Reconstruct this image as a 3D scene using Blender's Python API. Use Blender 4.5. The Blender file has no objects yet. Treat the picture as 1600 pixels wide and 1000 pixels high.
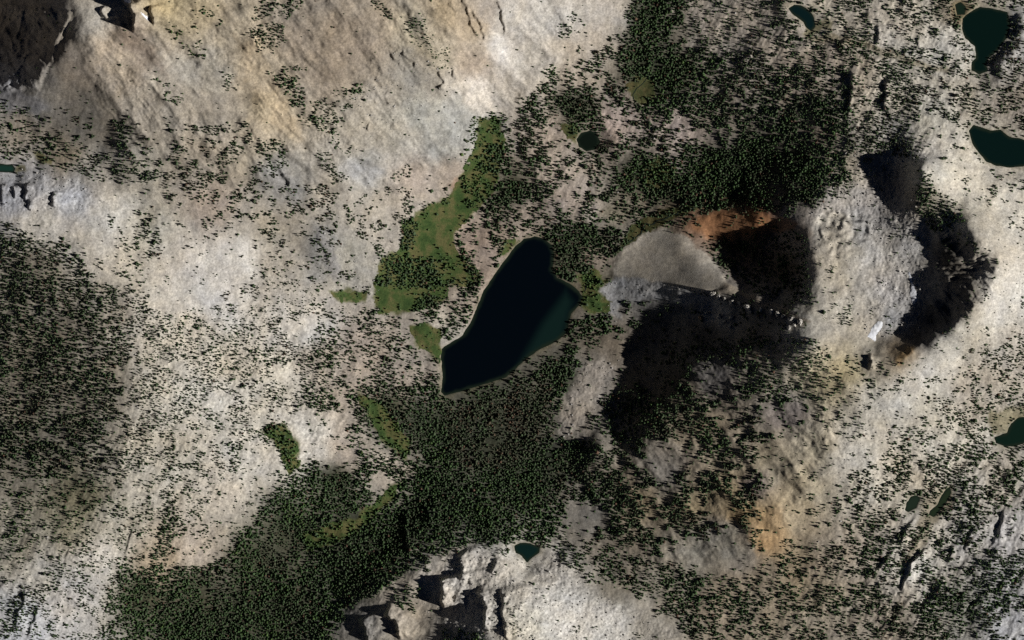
import bpy, math, random
import numpy as np

# ------------------------------------------------------------------ camera, sky, sun
S = 1.6                       # metres per photograph pixel (trees 3-5 m wide, lake about 400 m long)
SUN_EL, SUN_AZ = 33.0, -12.0  # degrees; azimuth measured from +X (east of the picture) towards +Y
CAM_H = 40000.0

scene = bpy.context.scene
cam_data = bpy.data.cameras.new("camera")
cam = bpy.data.objects.new("camera", cam_data)
scene.collection.objects.link(cam)
cam.location = (0, 0, CAM_H)
cam_data.sensor_width = 36
cam_data.lens = 36 * (CAM_H - 110) / (1600 * S)
cam_data.clip_start = 100
cam_data.clip_end = 120000
scene.camera = cam

world = bpy.data.worlds.new("World")
scene.world = world
world.use_nodes = True
wn = world.node_tree
sky = wn.nodes.new('ShaderNodeTexSky')
sky.sky_type = 'NISHITA'
sky.sun_disc = False
sky.sun_elevation = math.radians(SUN_EL)
sky.sun_rotation = math.radians(90 - SUN_AZ)
sky.altitude = 3000
sky.air_density = 0.12
sky.dust_density = 0.0
sky.ozone_density = 1.0
bg = wn.nodes['Background']
bg.inputs['Strength'].default_value = 0.05
wn.links.new(sky.outputs[0], bg.inputs[0])

sun_data = bpy.data.lights.new("sun", 'SUN')
sun_data.energy = 5.0
sun_data.angle = math.radians(0.5)
sun_data.color = (1.0, 0.975, 0.945)
sun = bpy.data.objects.new("sun", sun_data)
scene.collection.objects.link(sun)
sun.rotation_euler = (0, math.radians(90 - SUN_EL), math.radians(SUN_AZ))
sun.location = (3000, -600, 3000)

scene.view_settings.view_transform = 'Standard'
scene.view_settings.look = 'None'
scene.view_settings.exposure = -0.1
scene.view_settings.gamma = 1.0
scene.view_settings.use_curve_mapping = False
scene.cycles.max_bounces = 4
scene.cycles.diffuse_bounces = 1
scene.cycles.use_denoising = False

# ------------------------------------------------------------------ helpers
rng = np.random.default_rng(7)
random.seed(7)
COL = scene.collection
f32 = np.float32


def lin(r, g, b):
    """a colour as it shows on flat sunlit ground -> base colour"""
    v = np.array([r, g, b], float) / 255.0
    v = np.where(v < 0.04045, v / 12.92, ((v + 0.055) / 1.055) ** 2.4)
    return v * ALB


ALB = 1.0


class Noise:
    def __init__(self, seed):
        r = np.random.default_rng(seed)
        a = r.random((256, 256)) * 2 * np.pi
        self.gx = np.cos(a).astype(f32)
        self.gy = np.sin(a).astype(f32)

    def __call__(self, x, y):
        x = np.asarray(x, f32); y = np.asarray(y, f32)
        ix = np.floor(x).astype(np.int32); iy = np.floor(y).astype(np.int32)
        fx = x - ix; fy = y - iy
        u = fx * fx * fx * (fx * (fx * 6 - 15) + 10)
        v = fy * fy * fy * (fy * (fy * 6 - 15) + 10)
        i0 = ix & 255; i1 = (ix + 1) & 255; j0 = iy & 255; j1 = (iy + 1) & 255
        gx, gy = self.gx, self.gy
        a = gx[i0, j0] * fx + gy[i0, j0] * fy
        b = gx[i1, j0] * (fx - 1) + gy[i1, j0] * fy
        c = gx[i0, j1] * fx + gy[i0, j1] * (fy - 1)
        d = gx[i1, j1] * (fx - 1) + gy[i1, j1] * (fy - 1)
        return ((a + (b - a) * u) * (1 - v) + (c + (d - c) * u) * v) * 1.5


def fbm(x, y, scale, octaves, seed, gain=0.5, ridged=False):
    out = 0; amp = 1.0; f = 1.0 / scale; tot = 0
    for o in range(octaves):
        n = Noise(seed * 31 + o)(x * f + 17.3 * o, y * f - 9.1 * o)
        if ridged:
            n = 1 - 2 * np.abs(n)
        out = out + amp * n; tot += amp; amp *= gain; f *= 2.03
    return out / tot


def smooth(a, b, x):
    t = np.clip((x - a) / (b - a), 0, 1)
    return t * t * (3 - 2 * t)


# working rasters of the place: one cell every 2 photograph pixels
FX0, FY0, FSTEP = -80.0, -80.0, 2.0
FNX, FNY = 881, 581
fxs = (FX0 + FSTEP * np.arange(FNX)).astype(f32)
fys = (FY0 + FSTEP * np.arange(FNY)).astype(f32)
GX, GY = np.meshgrid(fxs, fys)


def sample(F, px, py):
    u = np.clip((px - FX0) / FSTEP, 0, FNX - 1.001); v = np.clip((py - FY0) / FSTEP, 0, FNY - 1.001)
    i = u.astype(np.int32); j = v.astype(np.int32)
    a = (u - i).astype(f32); b = (v - j).astype(f32)
    if F.ndim == 3:
        a = a[..., None]; b = b[..., None]
    return (F[j, i] * (1 - a) + F[j, i + 1] * a) * (1 - b) + (F[j + 1, i] * (1 - a) + F[j + 1, i + 1] * a) * b


def poly_sdf(poly, X, Y):
    """signed distance in pixels, positive inside"""
    p = np.array(poly, f32)
    d2 = np.full(X.shape, 1e12, f32); inside = np.zeros(X.shape, bool)
    for k in range(len(p)):
        ax, ay = p[k - 1]; bx, by = p[k]
        ex, ey = bx - ax, by - ay
        t = np.clip(((X - ax) * ex + (Y - ay) * ey) / max(ex * ex + ey * ey, 1e-6), 0, 1)
        d2 = np.minimum(d2, (X - ax - t * ex) ** 2 + (Y - ay - t * ey) ** 2)
        if ay != by:
            c = ((ay > Y) != (by > Y)) & (X < (bx - ax) * (Y - ay) / (by - ay) + ax)
            inside ^= c
    return np.where(inside, 1, -1) * np.sqrt(d2)


def poly_mask(poly, feather=8, wob=0.0):
    """soft raster mask and the window it fills"""
    p = np.array(poly); m = feather + wob * 2 + 4
    i0 = int(max(0, (p[:, 0].min() - m - FX0) // FSTEP)); i1 = int(min(FNX, (p[:, 0].max() + m - FX0) // FSTEP + 2))
    j0 = int(max(0, (p[:, 1].min() - m - FY0) // FSTEP)); j1 = int(min(FNY, (p[:, 1].max() + m - FY0) // FSTEP + 2))
    w = (slice(j0, j1), slice(i0, i1))
    d = poly_sdf(poly, GX[w], GY[w])
    if wob:
        d = d + wob * WOB[w]
    return smooth(-feather / 2, feather / 2, d), w


WOB = fbm(GX, GY, 28, 4, 91) * 2.2


def line_dist(poly, X, Y):
    p = np.array(poly, f32)
    best = np.full(X.shape, 1e12, f32); side = np.zeros(X.shape, f32); tt = np.zeros(X.shape, f32)
    n = len(p) - 1
    for k in range(n):
        ax, ay = p[k]; bx, by = p[k + 1]
        ex, ey = bx - ax, by - ay
        t = np.clip(((X - ax) * ex + (Y - ay) * ey) / (ex * ex + ey * ey), 0, 1)
        d2 = (X - ax - t * ex) ** 2 + (Y - ay - t * ey) ** 2
        c = d2 < best
        best = np.where(c, d2, best)
        side = np.where(c, ex * (Y - ay) - ey * (X - ax), side)
        tt = np.where(c, (k + t) / n, tt)
    return np.sqrt(best), side, tt


# ------------------------------------------------------------------ water bodies (outline in photograph pixels, level in metres)
LAKES = {
    'main': (0.0, [(835,369),(850,372),(862,382),(866,395),(863,420),(870,433),(890,443),(905,455),(911,465),(905,477),(893,490),(886,520),(870,533),(840,548),(810,572),(790,590),(760,600),(720,612),(695,619),(688,612),(691,590),(688,560),(690,545),(700,538),(722,525),(735,505),(745,480),(755,455),(775,425),(790,405),(805,385),(818,373)]),
    'north_east': (190.0, [(1502,30),(1512,20),(1530,11),(1550,14),(1572,20),(1577,40),(1572,60),(1556,82),(1543,92),(1540,103),(1543,112),(1530,117),(1516,111),(1518,98),(1524,92),(1522,74),(1506,60),(1501,45)]),
    'north_east_inlet': (190.3, [(1491,8),(1500,4),(1508,12),(1506,24),(1494,24)]),
    'east': (200.0, [(1512,205),(1520,196),(1545,205),(1562,204),(1575,214),(1600,219),(1650,222),(1650,255),(1600,260),(1580,263),(1555,260),(1540,253),(1528,240),(1518,225)]),
    'south_east': (172.0, [(1552,682),(1572,676),(1578,662),(1590,652),(1640,650),(1640,690),(1605,690),(1585,696),(1568,697),(1554,692)]),
    'north_tarn': (148.0, [(1231,14),(1240,8),(1252,9),(1264,16),(1272,28),(1274,42),(1266,49),(1260,44),(1254,35),(1240,24)]),
    'valley_pond': (27.0, [(900,217),(908,207),(922,203),(932,208),(938,222),(930,234),(916,236),(905,229)]),
    'foot_pond': (36.0, [(803,854),(812,849),(828,849),(844,856),(842,864),(832,872),(824,880),(815,870),(806,864)]),
    'west_tarn': (140.0, [(-30,256),(0,256),(20,258),(25,264),(22,271),(5,269),(-30,270)]),
    'bench_pond': (174.0, [(1415,785),(1422,775),(1432,773),(1437,780),(1430,794),(1418,800),(1413,796)]),
    'bench_pool': (173.6, [(1452,798),(1462,790),(1468,778),(1478,764),(1484,760),(1486,770),(1478,785),(1466,800),(1458,808),(1450,805)]),
}

# ------------------------------------------------------------------ relief
CP = [
 # valley, lake shore
 (835,360,3),(872,400,3),(918,465,3),(893,522,3),(800,592,3),(690,626,2),(678,570,3),(736,470,5),(785,385,5),
 (760,250,14),(720,300,10),(640,400,13),(600,470,16),(650,540,8),(918,220,27),(950,150,40),(1003,142,42),(1000,50,55),(1010,-60,65),
 (850,250,30),(800,200,26),(820,310,16),(880,330,24),(950,340,25),(1000,350,30),(950,420,9),(940,462,8),(890,270,36),(945,190,46),(1050,200,58),
 (700,700,0),(600,700,5),(620,800,-15),(450,850,-30),(300,950,-50),(200,1000,-60),(500,950,-25),(750,760,10),(820,800,25),(825,862,36),(870,780,27),(850,680,15),(880,620,20),
 # south-west granite
 (560,560,25),(450,560,45),(350,560,70),(250,560,95),(200,600,105),(400,680,45),(300,700,70),(200,760,70),(350,800,20),(250,830,25),(150,900,20),(50,950,20),(0,1000,15),(100,850,45),(200,900,-10),(0,1080,0),(300,1080,-70),
 # western forested slope and bald crest
 (200,480,135),(150,440,142),(60,375,152),(100,520,98),(50,600,50),(0,700,5),(0,500,62),(0,400,115),(120,650,62),(160,580,98),(80,760,25),(-80,600,-10),(-80,450,50),
 (300,430,125),(400,420,100),(230,400,140),(180,370,155),(100,330,172),(0,325,165),
 (10,263,140),(60,250,146),(120,270,160),(150,310,176),(60,306,172),(20,345,160),(-60,263,140),
 # north-west peak
 (50,200,160),(150,250,166),(0,160,175),(180,285,165),(200,200,222),(203,235,205),(196,265,185),(165,220,180),(180,165,238),(160,120,275),(130,60,330),
 (134,38,350),(142,10,354),(105,-30,360),(105,80,318),(78,112,270),(47,143,215),(0,20,182),(0,58,172),(0,96,166),(60,60,234),(50,20,244),(92,48,276),(40,90,213),(0,-40,215),(-80,40,130),(-80,160,150),
 (215,10,368),(240,45,325),(280,20,335),(180,45,325),(170,-40,370),
 (300,100,268),(400,50,288),(500,0,300),(500,-80,340),(400,-80,350),(300,-60,370),(300,200,222),(400,200,208),(500,100,243),(600,60,240),(600,150,175),(700,50,222),(720,-20,255),(700,120,130),(742,172,34),(685,200,78),(725,230,36),(600,250,108),(500,250,150),(400,300,158),(300,300,186),(220,300,165),(210,360,148),(500,330,120),(600,330,55),(645,300,42),(560,370,78),(450,370,116),
 (830,0,130),(800,60,90),(870,80,58),(860,0,112),(780,120,62),(900,20,80),(950,20,66),(760,40,170),(770,150,32),(850,130,40),(800,-80,200),
 (500,362,118),(515,400,103),(560,400,72),(585,430,33),(592,457,18),(540,457,30),
 # orange bowl, scree fan and the two crests above them
 (1100,345,78),(1150,335,112),(1130,340,98),(1200,338,148),(1180,346,140),(1232,340,175),(1070,352,70),(1150,310,90),
 (1040,360,52),(1000,390,32),(960,420,11),(935,455,8),(1000,440,40),(1070,440,92),(1090,405,98),(1065,380,76),(1100,455,120),(1050,395,66),(1110,420,112),(1128,430,127),(1140,447,150),(1060,420,78),(1060,460,94),(1000,463,38),
 (1245,350,188),(1262,370,216),(1268,400,238),(1272,440,246),(1271,470,258),(1262,503,277),(1282,525,286),(1270,545,290),
 (1128,402,84),(1108,370,66),(1148,428,103),(1180,400,112),(1220,400,150),(1200,430,138),(1235,440,178),(1160,372,92),(1210,365,130),(1168,445,130),(1215,465,178),
 (1180,463,192),(1230,485,245),(1113,461,126),(1143,472,156),(1167,480,181),(1204,487,218),(1240,502,256),
 (1113,476,100),(1150,490,148),(1190,506,198),(1230,520,252),
 # shaded southern bowl
 (975,478,14),(985,520,14),(1000,560,20),(1030,615,84),(1000,500,17),(1050,500,48),(1100,512,102),(1150,528,162),(1200,530,220),(1060,556,86),(1100,562,138),(1150,542,182),(1150,565,182),(1200,546,226),(1200,574,212),(1110,600,140),(1060,600,112),(1240,552,268),
 # south-east hills
 (1250,600,228),(1280,570,268),(1300,640,228),(1240,650,204),(1260,700,196),(1230,760,168),(1170,840,130),(1180,800,148),(1100,700,130),(1050,720,102),(1100,760,122),(1050,820,75),(1000,760,72),(950,705,60),(935,702,70),(885,697,26),(915,690,38),(980,640,45),(955,640,32),(1015,650,104),(1020,690,98),(960,680,35),(1050,640,116),(1100,650,142),(940,760,40),(900,740,30),(960,830,45),(1050,880,60),(1100,872,74),(1150,885,88),(910,600,30),(930,570,22),(900,650,25),
 # cirque
 (1338,260,196),(1360,287,206),(1383,315,228),(1390,345,262),(1437,262,306),(1437,280,312),(1430,308,292),(1442,335,297),(1460,300,306),(1405,270,222),(1410,300,240),(1420,350,285),(1465,335,306),(1485,322,314),(1400,345,270),
 (1436,249,252),(1442,232,232),(1400,243,212),
 (1492,340,328),(1506,353,362),(1517,366,384),(1530,385,393),(1552,420,396),(1547,440,386),(1536,460,386),(1515,487,394),(1490,512,385),(1455,534,370),(1420,548,352),(1396,565,345),
 (1423,373,288),(1405,390,287),(1482,388,324),(1470,360,312),(1448,380,296),(1505,425,336),(1532,415,366),(1445,412,306),(1425,425,294),
 (1434,480,306),(1400,520,304),(1480,488,334),(1455,508,316),(1425,530,316),(1365,533,303),(1374,550,332),(1350,560,325),
 (1440,446,310),(1470,452,340),(1502,459,374),
 (1290,350,202),(1330,340,238),(1320,400,268),(1380,420,285),(1300,450,246),(1340,480,292),(1400,470,298),(1330,530,312),(1360,515,300),(1300,400,240),(1300,310,200),(1350,370,268),
 # eastern slopes
 (1320,600,285),(1360,590,310),(1400,585,328),(1350,650,255),(1330,700,220),(1300,760,185),(1400,640,262),(1450,600,280),(1500,560,300),(1560,490,330),(1590,420,330),(1600,350,268),(1560,330,285),(1500,300,285),(1540,290,245),
 (1560,230,200),(1510,200,203),(1540,50,190),(1255,30,148),(1212,30,138),(1225,60,142),(1285,20,152),(1450,240,232),(1490,240,222),(1480,180,208),(1400,200,190),(1340,230,192),(1300,180,165),(1250,250,150),(1200,300,128),(1200,200,110),(1120,250,75),(1100,150,76),(1200,100,120),(1300,80,160),(1400,80,183),(1450,40,190),(1480,120,198),(1250,70,146),(1150,40,100),(1080,60,70),(1300,-60,150),(1500,-60,190),(1600,100,208),(1600,180,212),(1680,60,200),(1680,240,200),
 (1400,720,190),(1450,760,178),(1425,787,174),(1468,786,174),(1350,800,165),(1400,850,162),(1500,850,166),(1580,675,172),(1520,650,195),(1550,750,180),(1600,800,186),(1600,900,192),(1550,950,176),(1450,950,150),(1300,900,130),(1250,860,126),(1350,980,120),(1200,930,95),(1100,950,75),(1000,900,55),(1200,1060,80),(1500,1060,140),(1600,600,222),(1620,500,270),(1680,670,172),
 # southern white peak
 (780,890,78),(740,870,60),(720,895,70),(693,930,68),(760,940,108),(790,930,118),(820,940,125),(800,1000,150),(780,1060,190),(850,900,64),(870,875,48),(838,892,52),(800,880,62),(900,930,82),(950,960,78),(1000,980,72),(880,1000,115),(1000,1060,90),(640,930,52),(660,965,44),(668,932,44),(600,950,36),(560,960,12),(650,900,46),(690,870,46),(710,945,70),(560,1060,10),(700,1060,80),
]
cp = np.array(CP, float)
_x, _y = cp[:, 0], cp[:, 1]
_r = lambda a, b, v: np.clip((v - a) / (b - a), 0, 1)
cp[:, 2] -= 40 * _r(1300, 1335, _x) * (1 - _r(1570, 1640, _x)) * _r(255, 340, _y) * (1 - _r(560, 660, _y))


def rbf(px, py):
    P = cp[:, :2]; z = cp[:, 2]
    D = np.sqrt(((P[:, None] - P[None]) ** 2).sum(-1))
    n = len(P)
    A = np.zeros((n + 3, n + 3)); A[:n, :n] = D - np.eye(n) * 3.0
    A[:n, n] = 1; A[:n, n + 1:] = P; A[n:, :n] = A[:n, n:].T
    w = np.linalg.solve(A, np.r_[z, 0, 0, 0])
    X, Y = np.meshgrid(px, py)
    out = w[n] + w[n + 1] * X + w[n + 2] * Y
    for k in range(n):
        out = out + w[k] * np.sqrt((X - P[k, 0]) ** 2 + (Y - P[k, 1]) ** 2)
    return out


def cubic_matrix(src0, step, n, dst):
    u = (dst - src0) / step
    i = np.clip(np.floor(u).astype(int), 1, n - 3); t = np.clip(u - i, -1, 2)
    # B-spline weights: slightly smoothing, never creased
    w = np.stack([(1 - t) ** 3 / 6, (3 * t ** 3 - 6 * t ** 2 + 4) / 6, (-3 * t ** 3 + 3 * t ** 2 + 3 * t + 1) / 6, t ** 3 / 6], 1)
    M = np.zeros((len(dst), n))
    for k in range(4):
        M[np.arange(len(dst)), i - 1 + k] += w[:, k]
    return M


# terrain grid: even in the photographed area, wider and wider cells beyond it
STEP = 1.3


def axis(a, b):
    core = np.arange(a, b + STEP / 2, STEP)
    g = np.cumsum(STEP * 1.16 ** np.arange(1, 42))
    g = g[g < 3200]
    return np.r_[a - g[::-1], core, core[-1] + g], len(g)


pxs, nsk_x = axis(-40, 1640)
pys, nsk_y = axis(-40, 1040)
PX, PY = np.meshgrid(pxs.astype(f32), pys.astype(f32))
coarse_x = np.arange(-88, 1693, 4.0); coarse_y = np.arange(-88, 1093, 4.0)
Zc = rbf(coarse_x, coarse_y)


def fold(v, a, b):
    """beyond the photographed area the country goes on as a mirror of it"""
    t = np.mod(v - a, 2 * (b - a))
    return a + np.where(t > b - a, 2 * (b - a) - t, t)


cxs = fold(pxs, -40, 1640); cys = fold(pys, -40, 1040)
Z = cubic_matrix(coarse_y[0], 4, len(coarse_y), cys) @ Zc @ cubic_matrix(coarse_x[0], 4, len(coarse_x), cxs).T
Z = Z.astype(f32)
far = np.maximum(np.maximum(-80 - PX, PX - 1680), np.maximum(-80 - PY, PY - 1080)).clip(0)
Z += far * 0.05 * (1 + fbm(PX, PY, 500, 3, 5)) * S

# surface characters (0..1): jointed granite, talus, gullied soil
granite = np.zeros((FNY, FNX), f32); talus = np.zeros((FNY, FNX), f32); gully = np.zeros((FNY, FNX), f32)
soft = np.zeros((FNY, FNX), f32)


def paint(F, poly, v, feather=20, wob=3.0):
    m, w = poly_mask(poly, feather, wob)
    F[w] = F[w] * (1 - m) + v * m


paint(granite, [(200,470),(430,480),(560,560),(540,700),(400,800),(300,880),(180,1000),(-80,1080),(-80,800),(120,760),(190,640)], 1.0, 40)
paint(granite, [(1060,-80),(1680,-80),(1680,1080),(1180,1080),(1260,880),(1310,780),(1480,600),(1600,420),(1600,270),(1440,250),(1300,250),(1180,220),(1080,80)], 1.0, 40)
paint(granite, [(1330,760),(1500,690),(1680,740),(1680,1080),(1400,1080),(1340,880)], 1.9, 40)
paint(granite, [(1290,60),(1400,60),(1440,190),(1310,200)], 1.7, 30)
paint(granite, [(800,190),(960,150),(1080,180),(1050,280),(960,350),(880,340),(830,300)], 0.8, 30)
paint(granite, [(-80,270),(90,268),(190,300),(180,370),(-80,345)], 0.6, 20)
paint(granite, [(530,1080),(530,960),(640,890),(740,855),(880,865),(1000,930),(1120,1080)], 0.5, 10)
paint(talus, [(690,870),(740,855),(880,862),(930,920),(1080,1000),(1080,1080),(690,1080)], 1.0, 8)
paint(talus, [(1270,300),(1340,260),(1440,250),(1440,330),(1430,360),(1450,450),(1430,510),(1360,530),(1300,440),(1260,350)], 1.0, 16)
paint(talus, [(1270,345),(1320,330),(1365,370),(1370,430),(1340,500),(1300,460)], .3, 20)
paint(talus, [(1370,610),(1440,560),(1500,520),(1560,460),(1600,420),(1620,480),(1480,600),(1390,690),(1310,740),(1300,690)], 0.5, 20)
paint(talus, [(490,350),(510,365),(560,410),(590,405),(590,458),(560,458),(520,450),(495,410)], 0.8, 8)
paint(talus, [(1280,200),(1430,200),(1450,260),(1330,255)], 0.8, 16)
paint(talus, [(935,455),(962,436),(1000,437),(1075,448),(1100,470),(975,468),(965,500),(940,490)], 0.5, 8)
paint(talus, [(905,570),(965,565),(950,610),(900,690),(870,680),(890,620)], 0.9, 8)
paint(talus, [(-80,268),(90,268),(150,290),(180,320),(120,330),(-80,330)], 0.9, 12)
paint(gully, [(130,60),(300,-80),(760,-80),(780,60),(720,250),(620,300),(420,300),(250,250),(150,180)], 1.0, 40)
paint(gully, [(1000,560),(1280,540),(1320,700),(1200,860),(1000,900),(900,760)], 0.7, 40)
paint(gully, [(1462,340),(1560,400),(1540,480),(1410,560),(1455,500),(1460,440)], 1.6, 34)
paint(gully, [(-80,0),(120,20),(60,140),(-80,140)], 1.6, 10)
paint(gully, [(740,-80),(900,-80),(880,80),(800,180),(740,170),(720,60)], 0.7, 20)
paint(talus, [(555,140),(620,80),(700,100),(700,140),(620,210),(560,200)], .7, 16)
paint(soft, [(960,410),(1005,365),(1040,357),(1090,385),(1140,447),(1110,458),(960,432)], 1.0, 8)
paint(soft, [(745,185),(790,215),(770,300),(705,375),(740,430),(690,470),(595,490),(590,400),(660,325),(730,255)], 1.0, 10)
paint(soft, [(230,90),(420,120),(400,190),(280,180)], 0.5, 30)

gr = sample(granite, PX, PY); ta = sample(talus, PX, PY); gu = sample(gully, PX, PY); so = sample(soft, PX, PY)
calm = 1 - 0.9 * so
WX = fbm(PX, PY, 60, 3, 11) * 14; WY = fbm(PX, PY, 60, 3, 12) * 14
# rolling ground
Z += calm * (fbm(PX, PY, 70, 3, 21) * 7 + fbm(PX, PY, 16, 4, 22) * 2.2)
# joints in the granite run up to the right
ca, sa = 0.55, -0.835
U = (PX + WX * .4) * ca + (PY + WY * .4) * sa; V = -(PX + WX * .4) * sa + (PY + WY * .4) * ca
j1 = fbm(U / 4.0, V, 13, 3, 31, ridged=True); j2 = fbm(U / 3.0 + 50, V, 34, 3, 32, ridged=True)
Z += gr * (j1 * 1.1 + j2 * 4.0 * smooth(-.5, .6, fbm(PX, PY, 90, 2, 34)))
U2 = PX * .96 + PY * .28; V2 = -PX * .28 + PY * .96
Z += gr * fbm(U2 / 2.5, V2, 15, 3, 33, ridged=True) * 1.5
# gullies and ribs running down the slopes
gy_, gx_ = np.gradient(Zc)
ang = np.arctan2(-gy_, -gx_)
da = math.radians(48)
U3 = (PX + WX * .5) * math.cos(da) + (PY + WY * .5) * math.sin(da); V3 = -(PX + WX * .5) * math.sin(da) + (PY + WY * .5) * math.cos(da)
Z += np.clip(gu, 0, 1) * calm * (fbm(U3 / 4.0, V3, 26, 4, 41, ridged=True) * 2.6 + fbm(PX, PY, 9, 3, 42) * 1.2)
Z += np.clip(gu, 0, 1) * calm * (fbm(U3 / 2.8, V3, 62, 4, 45, ridged=True) * 13.0 + fbm(PX, PY, 30, 3, 46) * 5.0)
bare_w = np.clip(gu, 0, 1) * smooth(-.1, .5, fbm(PX, PY, 60, 2, 47)) * calm
Z += bare_w * fbm(PX, PY, 6, 3, 48, ridged=True) * 1.8
# steep ribbed walls (west face and cirque headwall)
wall = np.clip(gu - 1, 0, 1) / 0.6
th = np.arctan2(PY - 420, PX - 1395)
thw = np.arctan2(PY - 110, PX + 60)
Z += wall * np.where(PX > 800, fbm(th * 150 + WX * 1.3, np.hypot(PX - 1395, PY - 420) / 3, 14, 3, 43, ridged=True) * 8, fbm(thw * 80 + WX * 1.6, PX / 2 + WY, 16, 4, 44, ridged=True) * 7)
# talus blocks
Z += ta * (fbm(PX, PY, 4.2, 2, 51) * 1.5 + fbm(PX, PY, 14, 2, 52) * 2.0)
Z += (0.35 + 0.5 * gr) * calm * fbm(PX, PY, 4.5, 2, 53) * 0.9
# arcuate ridges of the rock glacier
rg, w_ = poly_mask([(1285,330),(1340,335),(1400,365),(1425,430),(1410,500),(1370,510),(1330,480),(1300,420),(1280,360)], 24, 3)
RG = np.zeros((FNY, FNX), f32); RG[w_] = rg
rgs = sample(RG, PX, PY)
Z += rgs * fbm(PX, PY, 34, 3, 50) * 4
FBMR = fbm(PX, PY, 26, 2, 49) * 5
rr = np.hypot((PX - 1340) * 1.0, (PY - 470) * 0.75) + WX * .35
Z += rgs * (np.sin(rr / 4.4 + FBMR) * 3.4 * smooth(45, 95, rr) * smooth(1395, 1350, PX))

# scarps: crags whose left side drops away (line drawn downwards in the picture, height, width to the right)
SCARPS = [
 ([(687,902),(690,915),(691,935),(692,953)], 34, 30), ([(742,926),(754,934),(759,950),(757,985)], 26, 10), ([(780,916),(785,940),(786,965),(792,1005)], 17, 40),
 ([(712,866),(723,886),(718,908)], 15, 24), ([(777,871),(773,884),(765,897)], 13, 18), ([(598,962),(618,972),(626,1002)], 34, 16), ([(560,968),(570,985),(575,1005)], 22, 18),
 ([(204,4),(213,28),(214,54)], 58, 14), ([(240,10),(246,44)], 26, 12), ([(163,12),(168,35)], 12, 14),
 ([(1357,553),(1356,580)], 15, 8),
 ([(720,-5),(734,28),(746,62)], 11, 8), ([(737,12),(752,44),(760,70)], 13, 9), ([(776,-5),(786,30),(791,55)], 13, 10), ([(700,-5),(712,28)], 8, 8),
 ([(610,84),(624,100),(640,114)], 9, 7), ([(626,78),(640,92),(655,110)], 9, 8), ([(686,110),(692,130),(690,142)], 12, 9), ([(707,108),(712,126)], 9, 8),
 ([(566,150),(572,162)], 6, 7), ([(583,152),(590,168)], 6, 7), ([(600,146),(612,166)], 7, 7), ([(608,170),(614,186)], 6, 7), ([(580,188),(576,205)], 5, 6),
 ([(2,288),(6,318)], 8, 12), ([(44,284),(42,308),(50,328)], 12, 14), ([(84,298),(86,326)], 10, 14), ([(22,290),(26,312)], 7, 10),
 ([(442,272),(448,284),(454,292)], 10, 12), ([(494,360),(505,392),(520,420)], 4, 18),
 ([(1432,800),(1412,835),(1408,852)], 9, 12), ([(1449,854),(1422,880),(1416,902),(1405,928)], 15, 14), ([(1520,820),(1512,850),(1505,862)], 8, 12), ([(1570,790),(1560,830),(1552,850)], 10, 16), ([(1390,868),(1374,886),(1360,892)], 8, 10),
 ([(1330,112),(1330,140),(1322,184)], 16, 14), ([(1382,118),(1384,150),(1380,180)], 12, 16), ([(1310,66),(1330,90)], 8, 12), ([(1368,40),(1372,72)], 10, 14), ([(1575,70),(1560,90),(1550,112)], 14, 16), ([(1585,20),(1588,60)], 14, 20), ([(1430,60),(1440,90)], 6, 10), ([(1175,80),(1152,100)], 10, 10),
 ([(211,822),(200,850),(194,878)], 4, 8), ([(386,735),(368,750),(352,764)], 4, 8), ([(110,845),(95,900),(85,925)], 3, 8),
 ([(636,800),(634,830),(640,868)], 14, 30), ([(668,790),(668,820)], 10, 20),
 ([(1490,850),(1478,880)], 6, 10), ([(1250,560),(1262,585)], 5, 12),
 ([(1036,5),(1050,20)], 8, 14), ([(40,920),(20,985)], 8, 14), ([(60,945),(40,1000)], 8, 14),
]
FN = fbm(PX, PY, 13, 3, 55); FW = fbm(PX, PY, 15, 3, 56) * 7
inn = np.s_[nsk_y:-nsk_y, nsk_x:-nsk_x]
for poly, h, wd in SCARPS:
    p = np.array(poly)
    m = wd * 3 + 10
    i0, i1 = np.searchsorted(pxs, [p[:, 0].min() - m, p[:, 0].max() + m]); k0, k1 = np.searchsorted(pys, [p[:, 1].min() - m, p[:, 1].max() + m])
    w = np.s_[k0:k1, i0:i1]
    d, side, t = line_dist(poly, PX[w] + WX[w] * .2 + FW[w] * .6, PY[w] + WY[w] * .2 - FN[w] * 3)
    sd = np.where(side < 0, d, -d)
    end = smooth(0, 0.18, t) * smooth(0, 0.18, 1 - t)
    hn = h * np.clip(.85 + .45 * FN[w], .3, 1.4)
    Z[w] += hn * end * smooth(-3.5, 1.5, sd + FN[w] * 3) * np.exp(-np.clip(sd, 0, None) / wd)

# lake shores, then lake beds
for step in ('shore', 'bed'):
    for lv, poly in LAKES.values():
        p = np.array(poly); m = 80
        i0, i1 = np.searchsorted(pxs, [p[:, 0].min() - m, p[:, 0].max() + m]); k0, k1 = np.searchsorted(pys, [p[:, 1].min() - m, p[:, 1].max() + m])
        w = np.s_[k0:k1, i0:i1]
        d = poly_sdf(poly, PX[w] + WX[w] * .1 + FN[w] * 1.5, PY[w] + WY[w] * .1 + FW[w] * .2)
        if step == 'shore':
            shore = lv + 0.4 + np.clip(-d, 0, None) * 0.32
            k = smooth(-26, -3, d)
            zz = Z[w] * (1 - k) + shore * k
            Z[w] = np.maximum(zz, lv + 0.3 - np.clip(-d - 8, 0, None) * 0.7)
        else:
            kb = smooth(-1.2, 1.2, d)
            Z[w] = Z[w] * (1 - kb) + (lv - 0.5 - np.clip(d, 0, 40) * 0.45) * kb

# regular height raster for putting things on the ground
core_x = pxs[nsk_x:-nsk_x]; core_y = pys[nsk_y:-nsk_y]
ZC = Z[nsk_y:-nsk_y, nsk_x:-nsk_x]


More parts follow.
